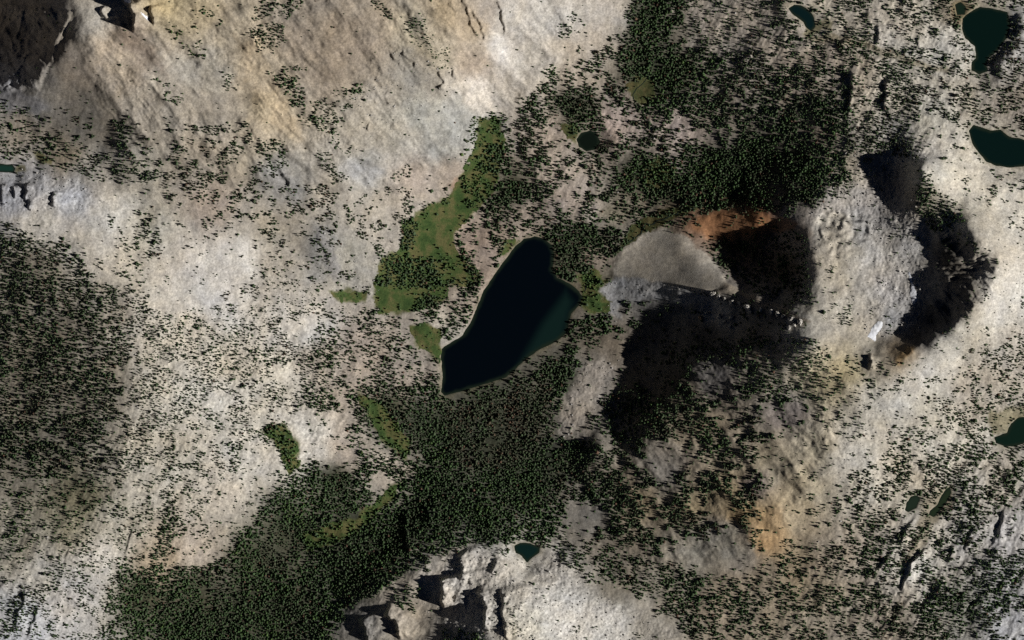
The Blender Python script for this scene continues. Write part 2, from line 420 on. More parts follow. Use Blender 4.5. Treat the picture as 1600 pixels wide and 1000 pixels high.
def ground(px, py):
    u = np.clip(np.interp(np.asarray(px, float), pxs, np.arange(len(pxs))), 0, len(pxs) - 1.001); v = np.clip(np.interp(np.asarray(py, float), pys, np.arange(len(pys))), 0, len(pys) - 1.001)
    i = u.astype(int); j = v.astype(int); a = u - i; b = v - j
    return (Z[j, i] * (1 - a) + Z[j, i + 1] * a) * (1 - b) + (Z[j + 1, i] * (1 - a) + Z[j + 1, i + 1] * a) * b


def W(px, py, dz=0.0):
    return ((px - 800) * S, (500 - py) * S, float(ground(px, py)) + dz)


# ------------------------------------------------------------------ ground colours
CC = [
 # north-west mountain
 (20,60,150,140,128),(60,30,160,150,135),(150,30,182,172,155),(120,100,142,130,115),(200,70,146,130,114),(225,100,150,136,120),(150,150,128,118,105),(200,90,170,156,136),(230,130,168,158,142),(280,110,172,163,148),(330,100,170,160,142),(360,60,168,154,130),(400,100,176,160,134),(420,160,176,160,132),(340,170,166,155,138),(300,30,168,152,120),(270,10,176,158,118),
 (470,60,152,138,120),(520,40,146,134,118),(560,70,150,136,120),(500,120,154,141,124),(580,20,160,146,126),(640,50,172,160,136),(680,90,170,158,134),(700,20,168,150,120),(740,40,172,152,122),(740,100,178,160,138),(760,20,160,150,138),(800,30,176,170,160),(830,90,186,178,164),(860,40,184,178,168),(790,70,186,182,176),(745,150,198,190,178),(720,180,166,162,154),(690,190,160,158,150),(650,180,158,155,144),(690,230,160,158,150),(620,200,168,160,144),(560,200,170,160,142),(600,130,160,150,134),(650,120,154,148,136),(570,270,162,158,150),(650,280,166,152,138),(700,270,166,150,132),(640,320,168,158,144),(580,330,166,156,140),(500,300,164,154,138),(450,330,160,150,134),(430,200,172,158,134),(430,270,150,146,138),(465,300,144,142,136),(380,250,158,146,126),(300,250,160,148,130),(250,200,164,154,138),(330,320,166,150,134),
 (130,200,120,114,104),(60,160,146,140,130),(30,200,150,138,122),(100,240,156,142,120),(220,260,172,164,148),(150,280,160,152,140),
 (50,290,168,166,166),(30,310,160,160,164),(120,310,172,172,174),(180,330,186,180,168),(60,350,186,178,164),(150,390,186,178,164),(10,130,150,148,148),
 # western slope and south-west granite
 (60,420,148,138,120),(60,550,146,136,118),(120,500,146,136,120),(100,650,148,138,120),(50,720,142,134,118),(180,600,156,146,128),(170,470,164,154,138),
 (230,350,184,176,158),(210,430,186,176,158),(300,420,190,182,170),(330,460,184,180,174),(380,400,194,188,178),(260,470,188,180,166),(430,420,176,166,150),(420,360,162,152,134),
 (280,520,186,176,158),(360,560,186,176,158),(350,620,192,186,174),(430,580,190,182,166),(250,620,186,178,162),(480,520,188,182,172),(500,560,166,154,138),(560,540,164,150,136),(580,590,164,150,134),(640,590,162,150,136),(540,610,168,154,138),
 (400,640,184,176,160),(450,700,190,182,168),(490,690,194,188,176),(540,700,176,162,146),(600,740,178,166,150),(350,760,182,172,156),(300,860,182,168,150),(380,720,184,178,166),(250,880,176,156,128),
 (130,780,142,134,104),(110,820,150,142,116),(170,820,176,168,150),(200,740,178,170,154),(260,720,180,172,156),(150,870,182,176,166),(60,900,178,172,160),(110,930,178,172,164),(30,960,176,176,176),(50,985,172,172,174),(20,860,160,152,134),
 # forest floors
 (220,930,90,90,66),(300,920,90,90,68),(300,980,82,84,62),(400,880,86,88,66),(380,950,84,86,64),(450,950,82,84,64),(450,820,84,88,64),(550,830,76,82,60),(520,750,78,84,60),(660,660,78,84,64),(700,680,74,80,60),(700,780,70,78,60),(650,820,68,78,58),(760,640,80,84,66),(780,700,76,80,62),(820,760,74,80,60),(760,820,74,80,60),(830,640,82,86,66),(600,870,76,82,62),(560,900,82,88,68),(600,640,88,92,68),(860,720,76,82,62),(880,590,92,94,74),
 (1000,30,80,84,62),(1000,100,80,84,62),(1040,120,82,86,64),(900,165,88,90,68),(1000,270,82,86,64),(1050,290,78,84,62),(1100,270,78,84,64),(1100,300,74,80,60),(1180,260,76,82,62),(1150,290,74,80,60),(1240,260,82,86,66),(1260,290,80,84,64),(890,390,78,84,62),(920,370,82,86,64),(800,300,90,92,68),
 # lake basin
 (540,400,146,142,130),(560,430,158,154,146),(510,390,138,136,132),(700,430,150,134,114),(740,380,170,148,130),(720,480,166,152,136),(700,510,172,164,150),(755,395,166,148,132),(820,330,164,148,132),(870,270,178,162,144),(850,210,176,160,144),(880,310,166,152,140),(930,330,178,166,154),(960,190,178,160,148),(1060,200,172,156,146),(1050,250,168,154,142),(900,120,178,164,146),(880,80,180,166,146),(930,60,182,170,154),(960,20,182,172,158),(1120,180,150,138,124),
 (930,400,154,136,118),(950,330,136,126,102),(940,440,120,112,90),(920,520,120,110,94),
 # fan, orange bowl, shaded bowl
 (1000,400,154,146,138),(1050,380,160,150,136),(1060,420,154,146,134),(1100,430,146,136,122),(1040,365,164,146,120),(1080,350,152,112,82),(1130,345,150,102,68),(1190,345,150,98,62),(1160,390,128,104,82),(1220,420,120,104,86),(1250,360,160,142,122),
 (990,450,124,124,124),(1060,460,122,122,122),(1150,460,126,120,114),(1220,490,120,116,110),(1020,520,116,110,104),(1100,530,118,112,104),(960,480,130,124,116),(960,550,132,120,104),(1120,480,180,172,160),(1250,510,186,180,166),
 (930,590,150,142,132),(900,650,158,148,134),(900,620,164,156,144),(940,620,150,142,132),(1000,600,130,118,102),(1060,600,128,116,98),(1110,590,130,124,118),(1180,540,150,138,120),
 # hills south-east
 (1050,700,150,138,118),(1040,740,142,136,126),(1000,790,156,138,108),(1090,720,158,144,122),(1150,700,158,144,122),(1090,790,162,144,110),(1100,660,150,134,110),(1020,650,140,126,104),(1230,640,140,132,124),(1180,760,140,130,120),(1200,730,158,146,122),(1150,770,168,150,114),(1190,800,178,152,110),(1200,850,180,150,108),(1160,800,164,136,92),(1140,850,142,138,126),(1080,870,156,148,132),(1110,830,150,142,130),(1160,870,156,146,132),(1230,800,174,158,128),(1260,760,176,162,134),(1280,700,178,166,140),(920,800,134,128,118),(900,790,140,132,120),(1000,850,140,128,110),(960,870,136,126,112),(1050,920,144,134,116),(1120,940,158,142,120),(1200,900,164,148,124),
 # cirque and its outer side
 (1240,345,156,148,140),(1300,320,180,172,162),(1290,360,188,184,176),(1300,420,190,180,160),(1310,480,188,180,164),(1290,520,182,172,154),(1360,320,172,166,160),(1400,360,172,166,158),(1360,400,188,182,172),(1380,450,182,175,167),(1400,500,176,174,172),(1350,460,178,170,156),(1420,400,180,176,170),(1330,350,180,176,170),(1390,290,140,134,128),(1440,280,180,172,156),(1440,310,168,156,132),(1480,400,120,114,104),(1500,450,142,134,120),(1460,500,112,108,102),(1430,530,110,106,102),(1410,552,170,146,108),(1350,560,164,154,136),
 (1320,580,196,180,138),(1300,560,182,168,138),(1290,600,186,172,138),(1360,620,190,182,166),(1330,680,192,184,168),(1320,720,186,180,168),(1400,620,198,192,180),(1440,580,200,194,182),(1480,560,196,190,176),(1510,520,194,186,168),(1560,470,200,194,182),(1590,430,202,196,184),(1560,400,196,186,168),(1580,330,198,190,174),(1520,330,194,184,164),(1480,270,194,186,168),(1450,240,190,184,174),(1500,290,196,188,172),
 # north-east granite
 (1400,210,156,150,142),(1340,210,150,142,130),(1450,200,188,180,162),(1460,150,186,180,166),(1400,120,182,174,158),(1380,50,186,178,164),(1420,30,188,178,160),(1470,60,192,186,174),(1300,40,184,174,156),(1340,100,172,160,142),(1300,100,168,152,134),(1240,120,166,152,136),(1220,60,174,162,146),(1120,30,176,164,148),(1150,60,174,162,148),(1280,200,140,126,108),(1320,270,176,164,144),(1350,180,180,170,152),(1560,130,166,160,150),(1590,60,168,164,158),(1580,160,164,152,136),(1520,180,174,164,146),(1490,20,160,146,122),
 # south-east bench
 (1450,640,186,178,160),(1520,600,186,174,156),(1570,560,188,178,162),(1480,700,184,176,160),(1400,720,186,176,158),(1360,760,184,176,160),(1420,760,182,172,154),(1500,760,176,168,154),(1440,840,182,174,160),(1350,860,166,154,138),(1300,870,168,154,134),(1280,930,164,150,126),(1340,960,166,154,136),(1420,880,188,184,174),(1440,930,176,168,154),(1520,830,170,164,156),(1570,840,176,172,168),(1570,920,158,156,154),(1590,980,172,172,174),(1510,940,144,142,132),(1400,960,158,146,128),(1560,740,170,162,148),(1240,880,170,150,118),
 # southern white peak
 (740,880,192,184,172),(800,890,196,188,174),(850,900,198,192,182),(880,950,200,196,188),(950,970,198,194,186),(820,980,198,190,172),(740,960,180,174,164),(620,930,186,174,156),(650,950,160,148,130),(560,980,150,144,134),(680,900,186,178,166),(1020,970,160,152,138),(960,920,146,136,118),
]
cc = np.array(CC, float)
ccol = np.stack([lin(*c[2:]) for c in CC])
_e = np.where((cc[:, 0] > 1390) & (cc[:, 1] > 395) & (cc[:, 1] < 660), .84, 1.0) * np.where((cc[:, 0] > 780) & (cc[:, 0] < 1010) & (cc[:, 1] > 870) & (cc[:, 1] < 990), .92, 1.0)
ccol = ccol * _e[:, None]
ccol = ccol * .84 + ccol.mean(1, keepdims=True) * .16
_m = ccol.mean(1, keepdims=True); ccol = ccol * (_m / .30) ** .38 * np.array([.985, 1.0, 1.015])
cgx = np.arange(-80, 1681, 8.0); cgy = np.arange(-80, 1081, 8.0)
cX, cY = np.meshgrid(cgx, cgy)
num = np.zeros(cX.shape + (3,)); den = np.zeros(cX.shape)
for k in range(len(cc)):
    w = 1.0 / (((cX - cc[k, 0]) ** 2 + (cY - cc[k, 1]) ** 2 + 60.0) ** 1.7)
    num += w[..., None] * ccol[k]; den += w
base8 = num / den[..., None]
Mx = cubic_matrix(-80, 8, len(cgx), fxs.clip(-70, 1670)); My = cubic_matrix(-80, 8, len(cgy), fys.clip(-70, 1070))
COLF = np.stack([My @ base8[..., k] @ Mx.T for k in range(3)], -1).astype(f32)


def tint(poly, rgb, amount=1.0, feather=8, wob=3.0):
    m, w = poly_mask(poly, feather, wob)
    m = (m * amount)[..., None]
    COLF[w] = COLF[w] * (1 - m) + lin(*rgb) * m


FAN = [(960,410),(975,390),(1005,366),(1040,357),(1068,366),(1090,388),(1110,402),(1128,425),(1140,446),(1180,463),(1110,459),(1060,448),(1000,436),(960,432)]
tint(FAN, (190,182,168), .85, 5, 1)
tint([(935,455),(962,434),(1000,436),(1070,448),(1112,470),(1085,476),(1020,468),(978,470),(965,488),(975,500),(940,488)], (156,156,156), .85, 6, 2)
tint([(1130,442),(1180,463),(1230,484),(1268,500),(1262,506),(1200,480),(1150,462),(1110,459)], (142,132,118), .8, 4, 1)
tint([(1070,352),(1100,338),(1140,325),(1170,332),(1205,334),(1240,352),(1225,362),(1180,362),(1140,380),(1105,372)], (150,110,78), .7, 10, 4)
tint([(1150,840),(1180,800),(1215,790),(1230,830),(1205,862),(1170,865)], (186,152,108), .4, 24, 4)
tint([(1395,562),(1405,548),(1425,540),(1420,556),(1402,570)], (172,138,90), .4, 6, 2)
tint([(1290,560),(1345,560),(1340,600),(1290,610)], (196,182,144), .4, 20, 4)
tint([(1010,695),(1055,688),(1080,715),(1060,755),(1020,752)], (142,136,128), .6, 14, 4)
tint([(1040,872),(1120,835),(1160,815),(1180,868),(1120,880)], (142,138,128), .7, 12, 4)
tint([(1195,640),(1245,625),(1265,650),(1230,672),(1195,665)], (136,126,120), .6, 14, 4)
tint([(1150,745),(1195,735),(1205,765),(1165,780)], (140,126,118), .6, 14, 4)
tint([(495,352),(512,368),(560,412),(590,405),(588,456),(560,458),(520,448),(500,415)], (156,152,142), .7, 6, 2)
tint([(492,352),(505,358),(525,400),(540,440),(520,440),(498,405)], (132,130,130), .6, 8, 2)
tint([(700,288),(712,282),(722,290),(712,302)], (168,132,104), .5, 8, 3)
tint([(425,265),(455,262),(475,305),(470,330),(430,310)], (142,140,138), .5, 14, 4)
tint([(718,130),(750,125),(775,145),(770,172),(745,180),(720,165)], (200,192,180), .7, 8, 2)
tint([(640,160),(720,150),(752,185),(735,245),(700,235),(650,200)], (156,155,148), .6, 20, 4)
tint([(780,0),(900,0),(890,60),(860,120),(830,150),(800,170),(770,150),(790,80)], (184,178,168), .5, 24, 4)
tint([(1270,345),(1300,330),(1330,345),(1350,400),(1300,480),(1275,400)], (190,182,166), .5, 16, 4)
tint([(460,60),(540,10),(620,40),(610,100),(520,160),(480,130)], (148,135,118), .5, 40, 6)
tint([(700,0),(725,0),(760,80),(740,90)], (150,138,120), .5, 8, 2)
tint([(870,660),(905,575),(940,560),(962,572),(950,595),(915,630),(895,685),(876,690)], (158,150,140), .6, 8, 3)

for poly_, rgb_, am_ in (([(125,150),(160,138),(186,160),(197,190),(175,232),(140,218),(108,200)], (116,110,100), .65), ([(180,55),(205,48),(250,90),(264,118),(225,92)], (132,118,104), .6),
                         ([(250,82),(330,100),(372,112),(350,150),(300,150)], (172,168,158), .5), ([(140,60),(180,60),(232,130),(190,150),(165,110)], (180,166,146), .5),
                         ([(-10,105),(40,142),(80,165),(60,185),(-10,160)], (140,140,144), .6), ([(525,268),(560,252),(598,268),(580,290),(540,288)], (160,160,160), .5),
                         ([(366,60),(400,60),(440,140),(475,215),(450,215),(400,150)], (184,166,138), .5), ([(395,150),(430,150),(420,190),(390,190)], (186,168,136), .4),
                         ([(600,85),(650,80),(700,120),(690,150),(640,140)], (138,132,122), .5), ([(1275,345),(1320,335),(1345,400),(1320,480),(1285,470)], (204,196,180), .5)):
    tint(poly_, rgb_, am_, 16, 5)
MEADOWS = {
    'basin': [(745,186),(776,181),(792,215),(783,260),(772,300),(748,325),(722,350),(708,375),(716,398),(742,418),(752,436),(735,450),(704,443),(692,470),(640,488),(596,489),(584,468),(592,405),(626,390),(629,350),(660,326),(700,306),(716,284),(730,256),(745,215)],
    'west_shore': [(640,512),(666,504),(686,518),(689,545),(688,566),(672,552),(652,540)],
    'outlet': [(905,432),(930,420),(946,438),(936,456),(956,472),(950,490),(918,486),(908,474),(914,462)],
    'valley': [(978,132),(1000,120),(1020,124),(1022,150),(1008,164),(990,158)],
    'pond_side': [(872,190),(895,194),(905,205),(900,222),(885,214)],
    'talus_foot': [(518,458),(540,452),(575,458),(570,474),(530,472)],
    'south_west': [(408,672),(440,660),(466,690),(468,726),(450,740),(436,705)],
    'forest_glade': [(470,842),(500,820),(555,812),(590,800),(560,830),(520,850),(480,862)],
    'stream_side': [(1000,340),(1060,322),(1100,318),(1060,338),(1020,358),(985,382),(960,396),(975,372)],
    'forest_hollow': [(1000,262),(1030,246),(1056,262),(1048,292),(1018,300)],
    'south_thread': [(556,612),(596,632),(640,690),(634,716),(606,700),(580,664)],
    'glade_thread': [(626,752),(612,786),(580,806),(560,806),(592,776)],
    'north_shore': [(786,378),(806,372),(812,376),(800,388),(788,398),(778,394)],
}
for poly in MEADOWS.values():
    tint(poly, (92,96,58), .9, 6, 2.0)
tint([(1272,30),(1300,35),(1300,50),(1270,52),(1262,62),(1250,58),(1258,46)], (112,108,72), .7, 6, 2)
tint([(48,232),(62,236),(84,255),(78,262),(56,250)], (110,106,62), .8, 4, 2)
tint([(24,256),(40,258),(40,270),(24,272)], (116,110,66), .7, 4, 1)
tint([(1540,645),(1600,630),(1600,655),(1580,655),(1572,678),(1550,676)], (124,116,84), .7, 6, 2)
tint([(1440,780),(1486,755),(1490,790),(1462,815),(1440,860),(1400,890),(1430,840)], (134,122,96), .6, 8, 3)
tint([(1260,60),(1300,52),(1380,75),(1450,100),(1500,112),(1450,112),(1380,90),(1330,72)], (128,118,90), .6, 6, 2)
tint([(1500,0),(1520,15),(1500,35),(1488,50),(1486,10)], (118,100,74), .6, 6, 2)
# narrow worn lines: shore rims of the lakes
for lv, poly in LAKES.values():
    p = np.array(poly, float); c = p.mean(0); r = np.sqrt(((p - c) ** 2).sum(1)).mean()
    tint([tuple(c + (q - c) * (1 + 5.0 / r)) for q in p], (112,108,80), .35, 5, 1)

# ------------------------------------------------------------------ materials


def mat(name, col=(.5, .5, .5), rough=.9, spec=.2):
    m = bpy.data.materials.new(name); m.use_nodes = True
    b = m.node_tree.nodes['Principled BSDF']
    b.inputs['Base Color'].default_value = (*col, 1); b.inputs['Roughness'].default_value = rough
    b.inputs['Specular IOR Level'].default_value = spec
    return m


def nodes(m):
    t = m.node_tree
    return t, t.nodes, t.links, t.nodes['Principled BSDF']


def mixrgb(t, mode, fac, a, b):
    n = t.nodes.new('ShaderNodeMix'); n.data_type = 'RGBA'; n.blend_type = mode
    for sock, v in ((n.inputs['Factor'], fac), (n.inputs['A'], a), (n.inputs['B'], b)):
        if hasattr(v, 'is_linked'):
            t.links.new(v, sock)
        elif isinstance(v, (int, float)):
            sock.default_value = v
        else:
            sock.default_value = (*v, 1)
    return n.outputs['Result']


def noise_node(t, scale, detail=4, rough=.6):
    g = t.nodes.new('ShaderNodeNewGeometry')
    n = t.nodes.new('ShaderNodeTexNoise'); n.inputs['Scale'].default_value = scale; n.inputs['Detail'].default_value = detail; n.inputs['Roughness'].default_value = rough
    t.links.new(g.outputs['Position'], n.inputs['Vector'])
    return n.outputs['Fac']


def ramp(t, src, stops):
    r = t.nodes.new('ShaderNodeValToRGB'); t.links.new(src, r.inputs[0])
    e = r.color_ramp.elements
    while len(e) < len(stops):
        e.new(.5)
    for q, (p, c) in zip(e, stops):
        q.position = p; q.color = (*c, 1) if not isinstance(c, (int, float)) else (c, c, c, 1)
    return r.outputs[0]


def ground_material(name, attr=True, col=(.3, .3, .3), lo=.62, hi=1.36):
    m = mat(name, col, .95, .1)
    t, N, L, b = nodes(m)
    if attr:
        a = N.new('ShaderNodeAttribute'); a.attribute_name = 'ground_colour'; c = a.outputs['Color']
    else:
        rgbn = N.new('ShaderNodeRGB'); rgbn.outputs[0].default_value = (*col, 1); c = rgbn.outputs[0]
    n1 = ramp(t, noise_node(t, .22, 5, .7), [(.28, lo), (.72, hi)])
    c = mixrgb(t, 'MULTIPLY', 1.0, c, n1)
    n2 = ramp(t, noise_node(t, .03, 4, .6), [(.3, (.92, .92, .94)), (.7, (1.08, 1.06, 1.02))])
    c = mixrgb(t, 'MULTIPLY', 1.0, c, n2)
    L.new(c, b.inputs['Base Color'])
    bp = N.new('ShaderNodeBump'); bp.inputs['Strength'].default_value = .5; bp.inputs['Distance'].default_value = .8
    L.new(noise_node(t, .35, 4, .65), bp.inputs['Height']); L.new(bp.outputs[0], b.inputs['Normal'])
    return m


M_GROUND = ground_material('rock_and_soil')

# ------------------------------------------------------------------ terrain sheet


def tag(o, label=None, cat=None, group=None, kind=None):
    if label: o['label'] = label
    if cat: o['category'] = cat
    if group: o['group'] = group
    if kind: o['kind'] = kind
    return o


def mesh_obj(name, verts, faces, material, parent=None, smooth_=True):
    me = bpy.data.meshes.new(name)
    me.from_pydata(verts, [], faces)
    me.materials.append(material)
    if smooth_:
        me.shade_smooth()
    o = bpy.data.objects.new(name, me)
    COL.objects.link(o); o.parent = parent
    return o


def grid_mesh(name, vx, vy, vz, quads, material, colour=None):
    me = bpy.data.meshes.new(name)
    n = len(vx)
    me.vertices.add(n)
    co = np.empty((n, 3), f32); co[:, 0] = (vx - 800) * S; co[:, 1] = (500 - vy) * S; co[:, 2] = vz
    me.vertices.foreach_set('co', co.ravel())
    q = len(quads)
    me.loops.add(q * 4); me.polygons.add(q)
    me.loops.foreach_set('vertex_index', quads.astype(np.int32).ravel())
    me.polygons.foreach_set('loop_start', np.arange(q, dtype=np.int32) * 4)
    me.polygons.foreach_set('use_smooth', np.ones(q, bool))
    me.update(calc_edges=True)
    if colour is not None:
        at = me.attributes.new('ground_colour', 'FLOAT_COLOR', 'POINT')
        c4 = np.ones((n, 4), f32); c4[:, :3] = colour
        at.data.foreach_set('color', c4.ravel())
    me.materials.append(material)
    o = bpy.data.objects.new(name, me); COL.objects.link(o)
    return o


ny, nx = PX.shape
idx = np.arange(ny * nx).reshape(ny, nx)
quads = np.stack([idx[1:, :-1], idx[1:, 1:], idx[:-1, 1:], idx[:-1, :-1]], -1).reshape(-1, 4)
wxc = fbm(PX, PY, 22, 4, 61) * 9; wyc = fbm(PX, PY, 22, 4, 62) * 9
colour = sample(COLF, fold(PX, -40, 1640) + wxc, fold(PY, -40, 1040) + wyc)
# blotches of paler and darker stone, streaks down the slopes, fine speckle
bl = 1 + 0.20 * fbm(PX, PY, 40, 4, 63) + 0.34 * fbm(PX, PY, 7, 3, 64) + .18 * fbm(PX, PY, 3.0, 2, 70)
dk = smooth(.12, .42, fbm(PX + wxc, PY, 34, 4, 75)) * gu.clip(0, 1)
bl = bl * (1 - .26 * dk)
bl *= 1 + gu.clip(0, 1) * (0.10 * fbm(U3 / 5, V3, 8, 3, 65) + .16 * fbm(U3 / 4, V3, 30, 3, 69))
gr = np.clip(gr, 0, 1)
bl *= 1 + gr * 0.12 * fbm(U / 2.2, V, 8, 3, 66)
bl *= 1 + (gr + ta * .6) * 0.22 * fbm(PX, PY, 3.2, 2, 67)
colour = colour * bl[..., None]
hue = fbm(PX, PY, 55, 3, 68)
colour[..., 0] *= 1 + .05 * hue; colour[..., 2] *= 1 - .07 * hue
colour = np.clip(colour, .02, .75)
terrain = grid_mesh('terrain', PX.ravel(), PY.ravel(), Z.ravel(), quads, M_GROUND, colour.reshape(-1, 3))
tag(terrain, 'pale rocky alpine mountainsides and valley floor around the dark lake', kind='structure')


def drape(name, poly, dz, material, wob=1.6, extra=None):
    """thin sheet of its own lying on the terrain inside an outline"""
    p = np.array(poly)
    i0, i1 = np.searchsorted(core_x, [p[:, 0].min() - 4, p[:, 0].max() + 4]); k0, k1 = np.searchsorted(core_y, [p[:, 1].min() - 4, p[:, 1].max() + 4])
    i0 = max(i0, 0); k0 = max(k0, 0)
    X, Y = np.meshgrid(core_x[i0:i1], core_y[k0:k1])
    d = poly_sdf(poly, X, Y) + wob * (fbm(X, Y, 9, 3, 77) + fbm(X, Y, 24, 2, 78)) * 1.6
    zz = ZC[k0:k1, i0:i1]
    ok = d > 0
    cell = ok[:-1, :-1] & ok[1:, :-1] & ok[:-1, 1:] & ok[1:, 1:]
    h, w = X.shape
    ii = np.arange(h * w).reshape(h, w)
    qd = np.stack([ii[1:, :-1], ii[1:, 1:], ii[:-1, 1:], ii[:-1, :-1]], -1)[cell]
    used = np.unique(qd); remap = np.zeros(h * w, int); remap[used] = np.arange(len(used))
    thick = dz * smooth(-0.5, 3.0, d) + 0.06
    return grid_mesh(name, X.ravel()[used], Y.ravel()[used], (zz + thick).ravel()[used], remap[qd], material)


# ------------------------------------------------------------------ water


def water_material():
    m = mat('lake_water', (.004, .012, .018), .08, .3)
    t, N, L, b = nodes(m)
    a = N.new('ShaderNodeAttribute'); a.attribute_name = 'ground_colour'
    L.new(a.outputs['Color'], b.inputs['Base Color'])
    bp = N.new('ShaderNodeBump'); bp.inputs['Strength'].default_value = .08
    L.new(noise_node(t, .5, 3), bp.inputs['Height']); L.new(bp.outputs[0], b.inputs['Normal'])
    return m


M_WATER = water_material()
LAKE_LABEL = {
    'main': 'large dark lake in the middle of the basin', 'north_east': 'wide dark green lake in the top right corner', 'north_east_inlet': 'small green inlet pool touching the top right lake',
    'east': 'dark green lake cut by the right edge below the top right lake', 'south_east': 'green lake on the right edge below the cirque', 'north_tarn': 'narrow slanting tarn near the top edge among granite',
    'valley_pond': 'round black pond in the forest north of the main lake', 'foot_pond': 'small dark pond at the foot of the white southern peak', 'west_tarn': 'tiny green tarn on the left edge',
    'bench_pond': 'small oval olive pond on the granite bench, the one further left', 'bench_pool': 'narrow olive pool on the granite bench beside the oval pond',
}
DEEP = {'main': (.0012, .0030, .0052), 'north_east': (.003, .011, .009), 'east': (.003, .011, .010), 'south_east': (.006, .018, .012), 'foot_pond': (.005, .017, .015), 'valley_pond': (.006, .010, .007), 'west_tarn': (.012, .040, .030),
        'north_tarn': (.004, .014, .015), 'north_east_inlet': (.010, .022, .014), 'bench_pond': (.018, .030, .020), 'bench_pool': (.020, .032, .016)}
for key, (lv, poly) in LAKES.items():
    p = np.array(poly, float)
    st = 2.6 if key == 'main' else 1.3
    xs = np.arange(p[:, 0].min() - 4, p[:, 0].max() + 4, st); ys = np.arange(p[:, 1].min() - 4, p[:, 1].max() + 4, st)
    X, Y = np.meshgrid(xs, ys)
    d = poly_sdf(poly, X, Y)
    ok = d > -3.0
    cell = ok[:-1, :-1] | ok[1:, 1:]
    ii = np.arange(X.size).reshape(X.shape)
    qd = np.stack([ii[1:, :-1], ii[1:, 1:], ii[:-1, 1:], ii[:-1, :-1]], -1)[cell]
    used = np.unique(qd); remap = np.zeros(X.size, int); remap[used] = np.arange(len(used))
    sh = smooth(0, 5 if key != 'main' else 7, d + 3 * fbm(X, Y, 20, 3, 88))[..., None]
    shallow = np.array([.014, .022, .014])
    if key == 'main':
        sh2 = np.maximum(smooth(0, 20, poly_sdf([(780,606),(880,560),(905,470),(885,440),(840,500),(800,570)], X, Y)), 0)[..., None]
        deep = np.array(DEEP[key]) * (1 - sh2) + np.array((.006, .017, .015)) * sh2
    else:
        deep = np.array(DEEP[key])
    cw = shallow * (1 - sh) + deep * sh
    o = grid_mesh('lake' if 'pond' not in key and 'pool' not in key else 'pond', X.ravel()[used], Y.ravel()[used], np.full(len(used), lv), remap[qd], M_WATER, cw.reshape(-1, 3)[used])
    tag(o, LAKE_LABEL[key], kind='structure')

# ------------------------------------------------------------------ meadows and snow


def meadow_material(name, a, b_, c_):
    m = mat(name, a, .95, .1)
    t, N, L, b = nodes(m)
    c1 = ramp(t, noise_node(t, .035, 4, .6), [(.32, a), (.46, b_), (.60, c_)])
    c2 = ramp(t, noise_node(t, .3, 4, .7), [(.3, .6), (.7, 1.3)])
    L.new(mixrgb(t, 'MULTIPLY', 1, c1, c2), b.inputs['Base Color'])
    bp = N.new('ShaderNodeBump'); bp.inputs['Strength'].default_value = .8; bp.inputs['Distance'].default_value = 1.0
    L.new(noise_node(t, .5, 4), bp.inputs['Height']); L.new(bp.outputs[0], b.inputs['Normal'])
    return m


M_GREEN = meadow_material('meadow_grass', (.040, .072, .022), (.064, .098, .030), (.125, .120, .048))
M_DULL = meadow_material('dry_meadow_grass', (.050, .066, .026), (.075, .080, .032), (.11, .095, .042))
ML = {'basin': 'bright green wet meadow at the foot of the tan slope', 'west_shore': 'green meadow strip on the west shore of the main lake', 'outlet': 'green shrubby meadow between the main lake and the grey scree fan',
      'valley': 'small round olive meadow crossed by a creek in the north forest', 'pond_side': 'green strip beside the round black pond', 'talus_foot': 'deep green willow patch below the grey talus knob',
      'south_west': 'green hollow among white slabs south-west of the lake', 'forest_glade': 'green glade in the dense south-western forest', 'stream_side': 'green strip along the creek north of the scree fan', 'forest_hollow': 'dull green hollow inside the dark northern forest', 'south_thread': 'green thread in the forest south-west of the lake tip', 'glade_thread': 'narrow green thread joining the south-western forest glade', 'north_shore': 'small green patch at the north tip of the lake'}
for key, poly in MEADOWS.items():
    o = drape('meadow', poly, .35, M_DULL if key in ('valley', 'stream_side', 'pond_side', 'forest_hollow') else M_GREEN, 5.0)
    tag(o, ML[key], 'meadow', 'green meadows in the valleys', kind='stuff')

M_SNOW = ground_material('old_snow', False, (.80, .82, .86), .93, 1.05)
SNOW = [
 ([(1352,526),(1360,512),(1370,500),(1378,502),(1377,512),(1368,524),(1366,534),(1360,531)], 'bright snow patch on the cirque floor beside the dark wall'),
 ([(1416,424),(1421,424),(1424,440),(1430,455),(1431,470),(1424,478),(1420,460),(1419,440)], 'thin snow strip along the edge of the rock glacier'),
 ([(196,0),(207,0),(212,8),(205,10),(198,6)], 'small snow patch on the north-western summit near the top edge'),
 ([(222,20),(234,28),(240,36),(234,36),(226,28)], 'thin snow streak on the crag right of the north-western summit'),
]
for poly, lab in SNOW:
    o = drape('snow_patch', poly, .8, M_SNOW, .8)
    tag(o, lab, 'snow', 'late snow patches')

# ------------------------------------------------------------------ trees: where they stand
DEN = np.full((FNY, FNX), .12, f32); SIZ = np.full((FNY, FNX), .8, f32); CLU = np.full((FNY, FNX), .7, f32); HUE = np.full((FNY, FNX), -.2, f32)


def wood(poly, den, siz=.8, clu=.6, hue=0.0, feather=16, wob=4.0):
    m, w = poly_mask(poly, feather, wob)
    for F, v in ((DEN, den), (SIZ, siz), (CLU, clu), (HUE, hue)):
        F[w] = F[w] * (1 - m) + v * m


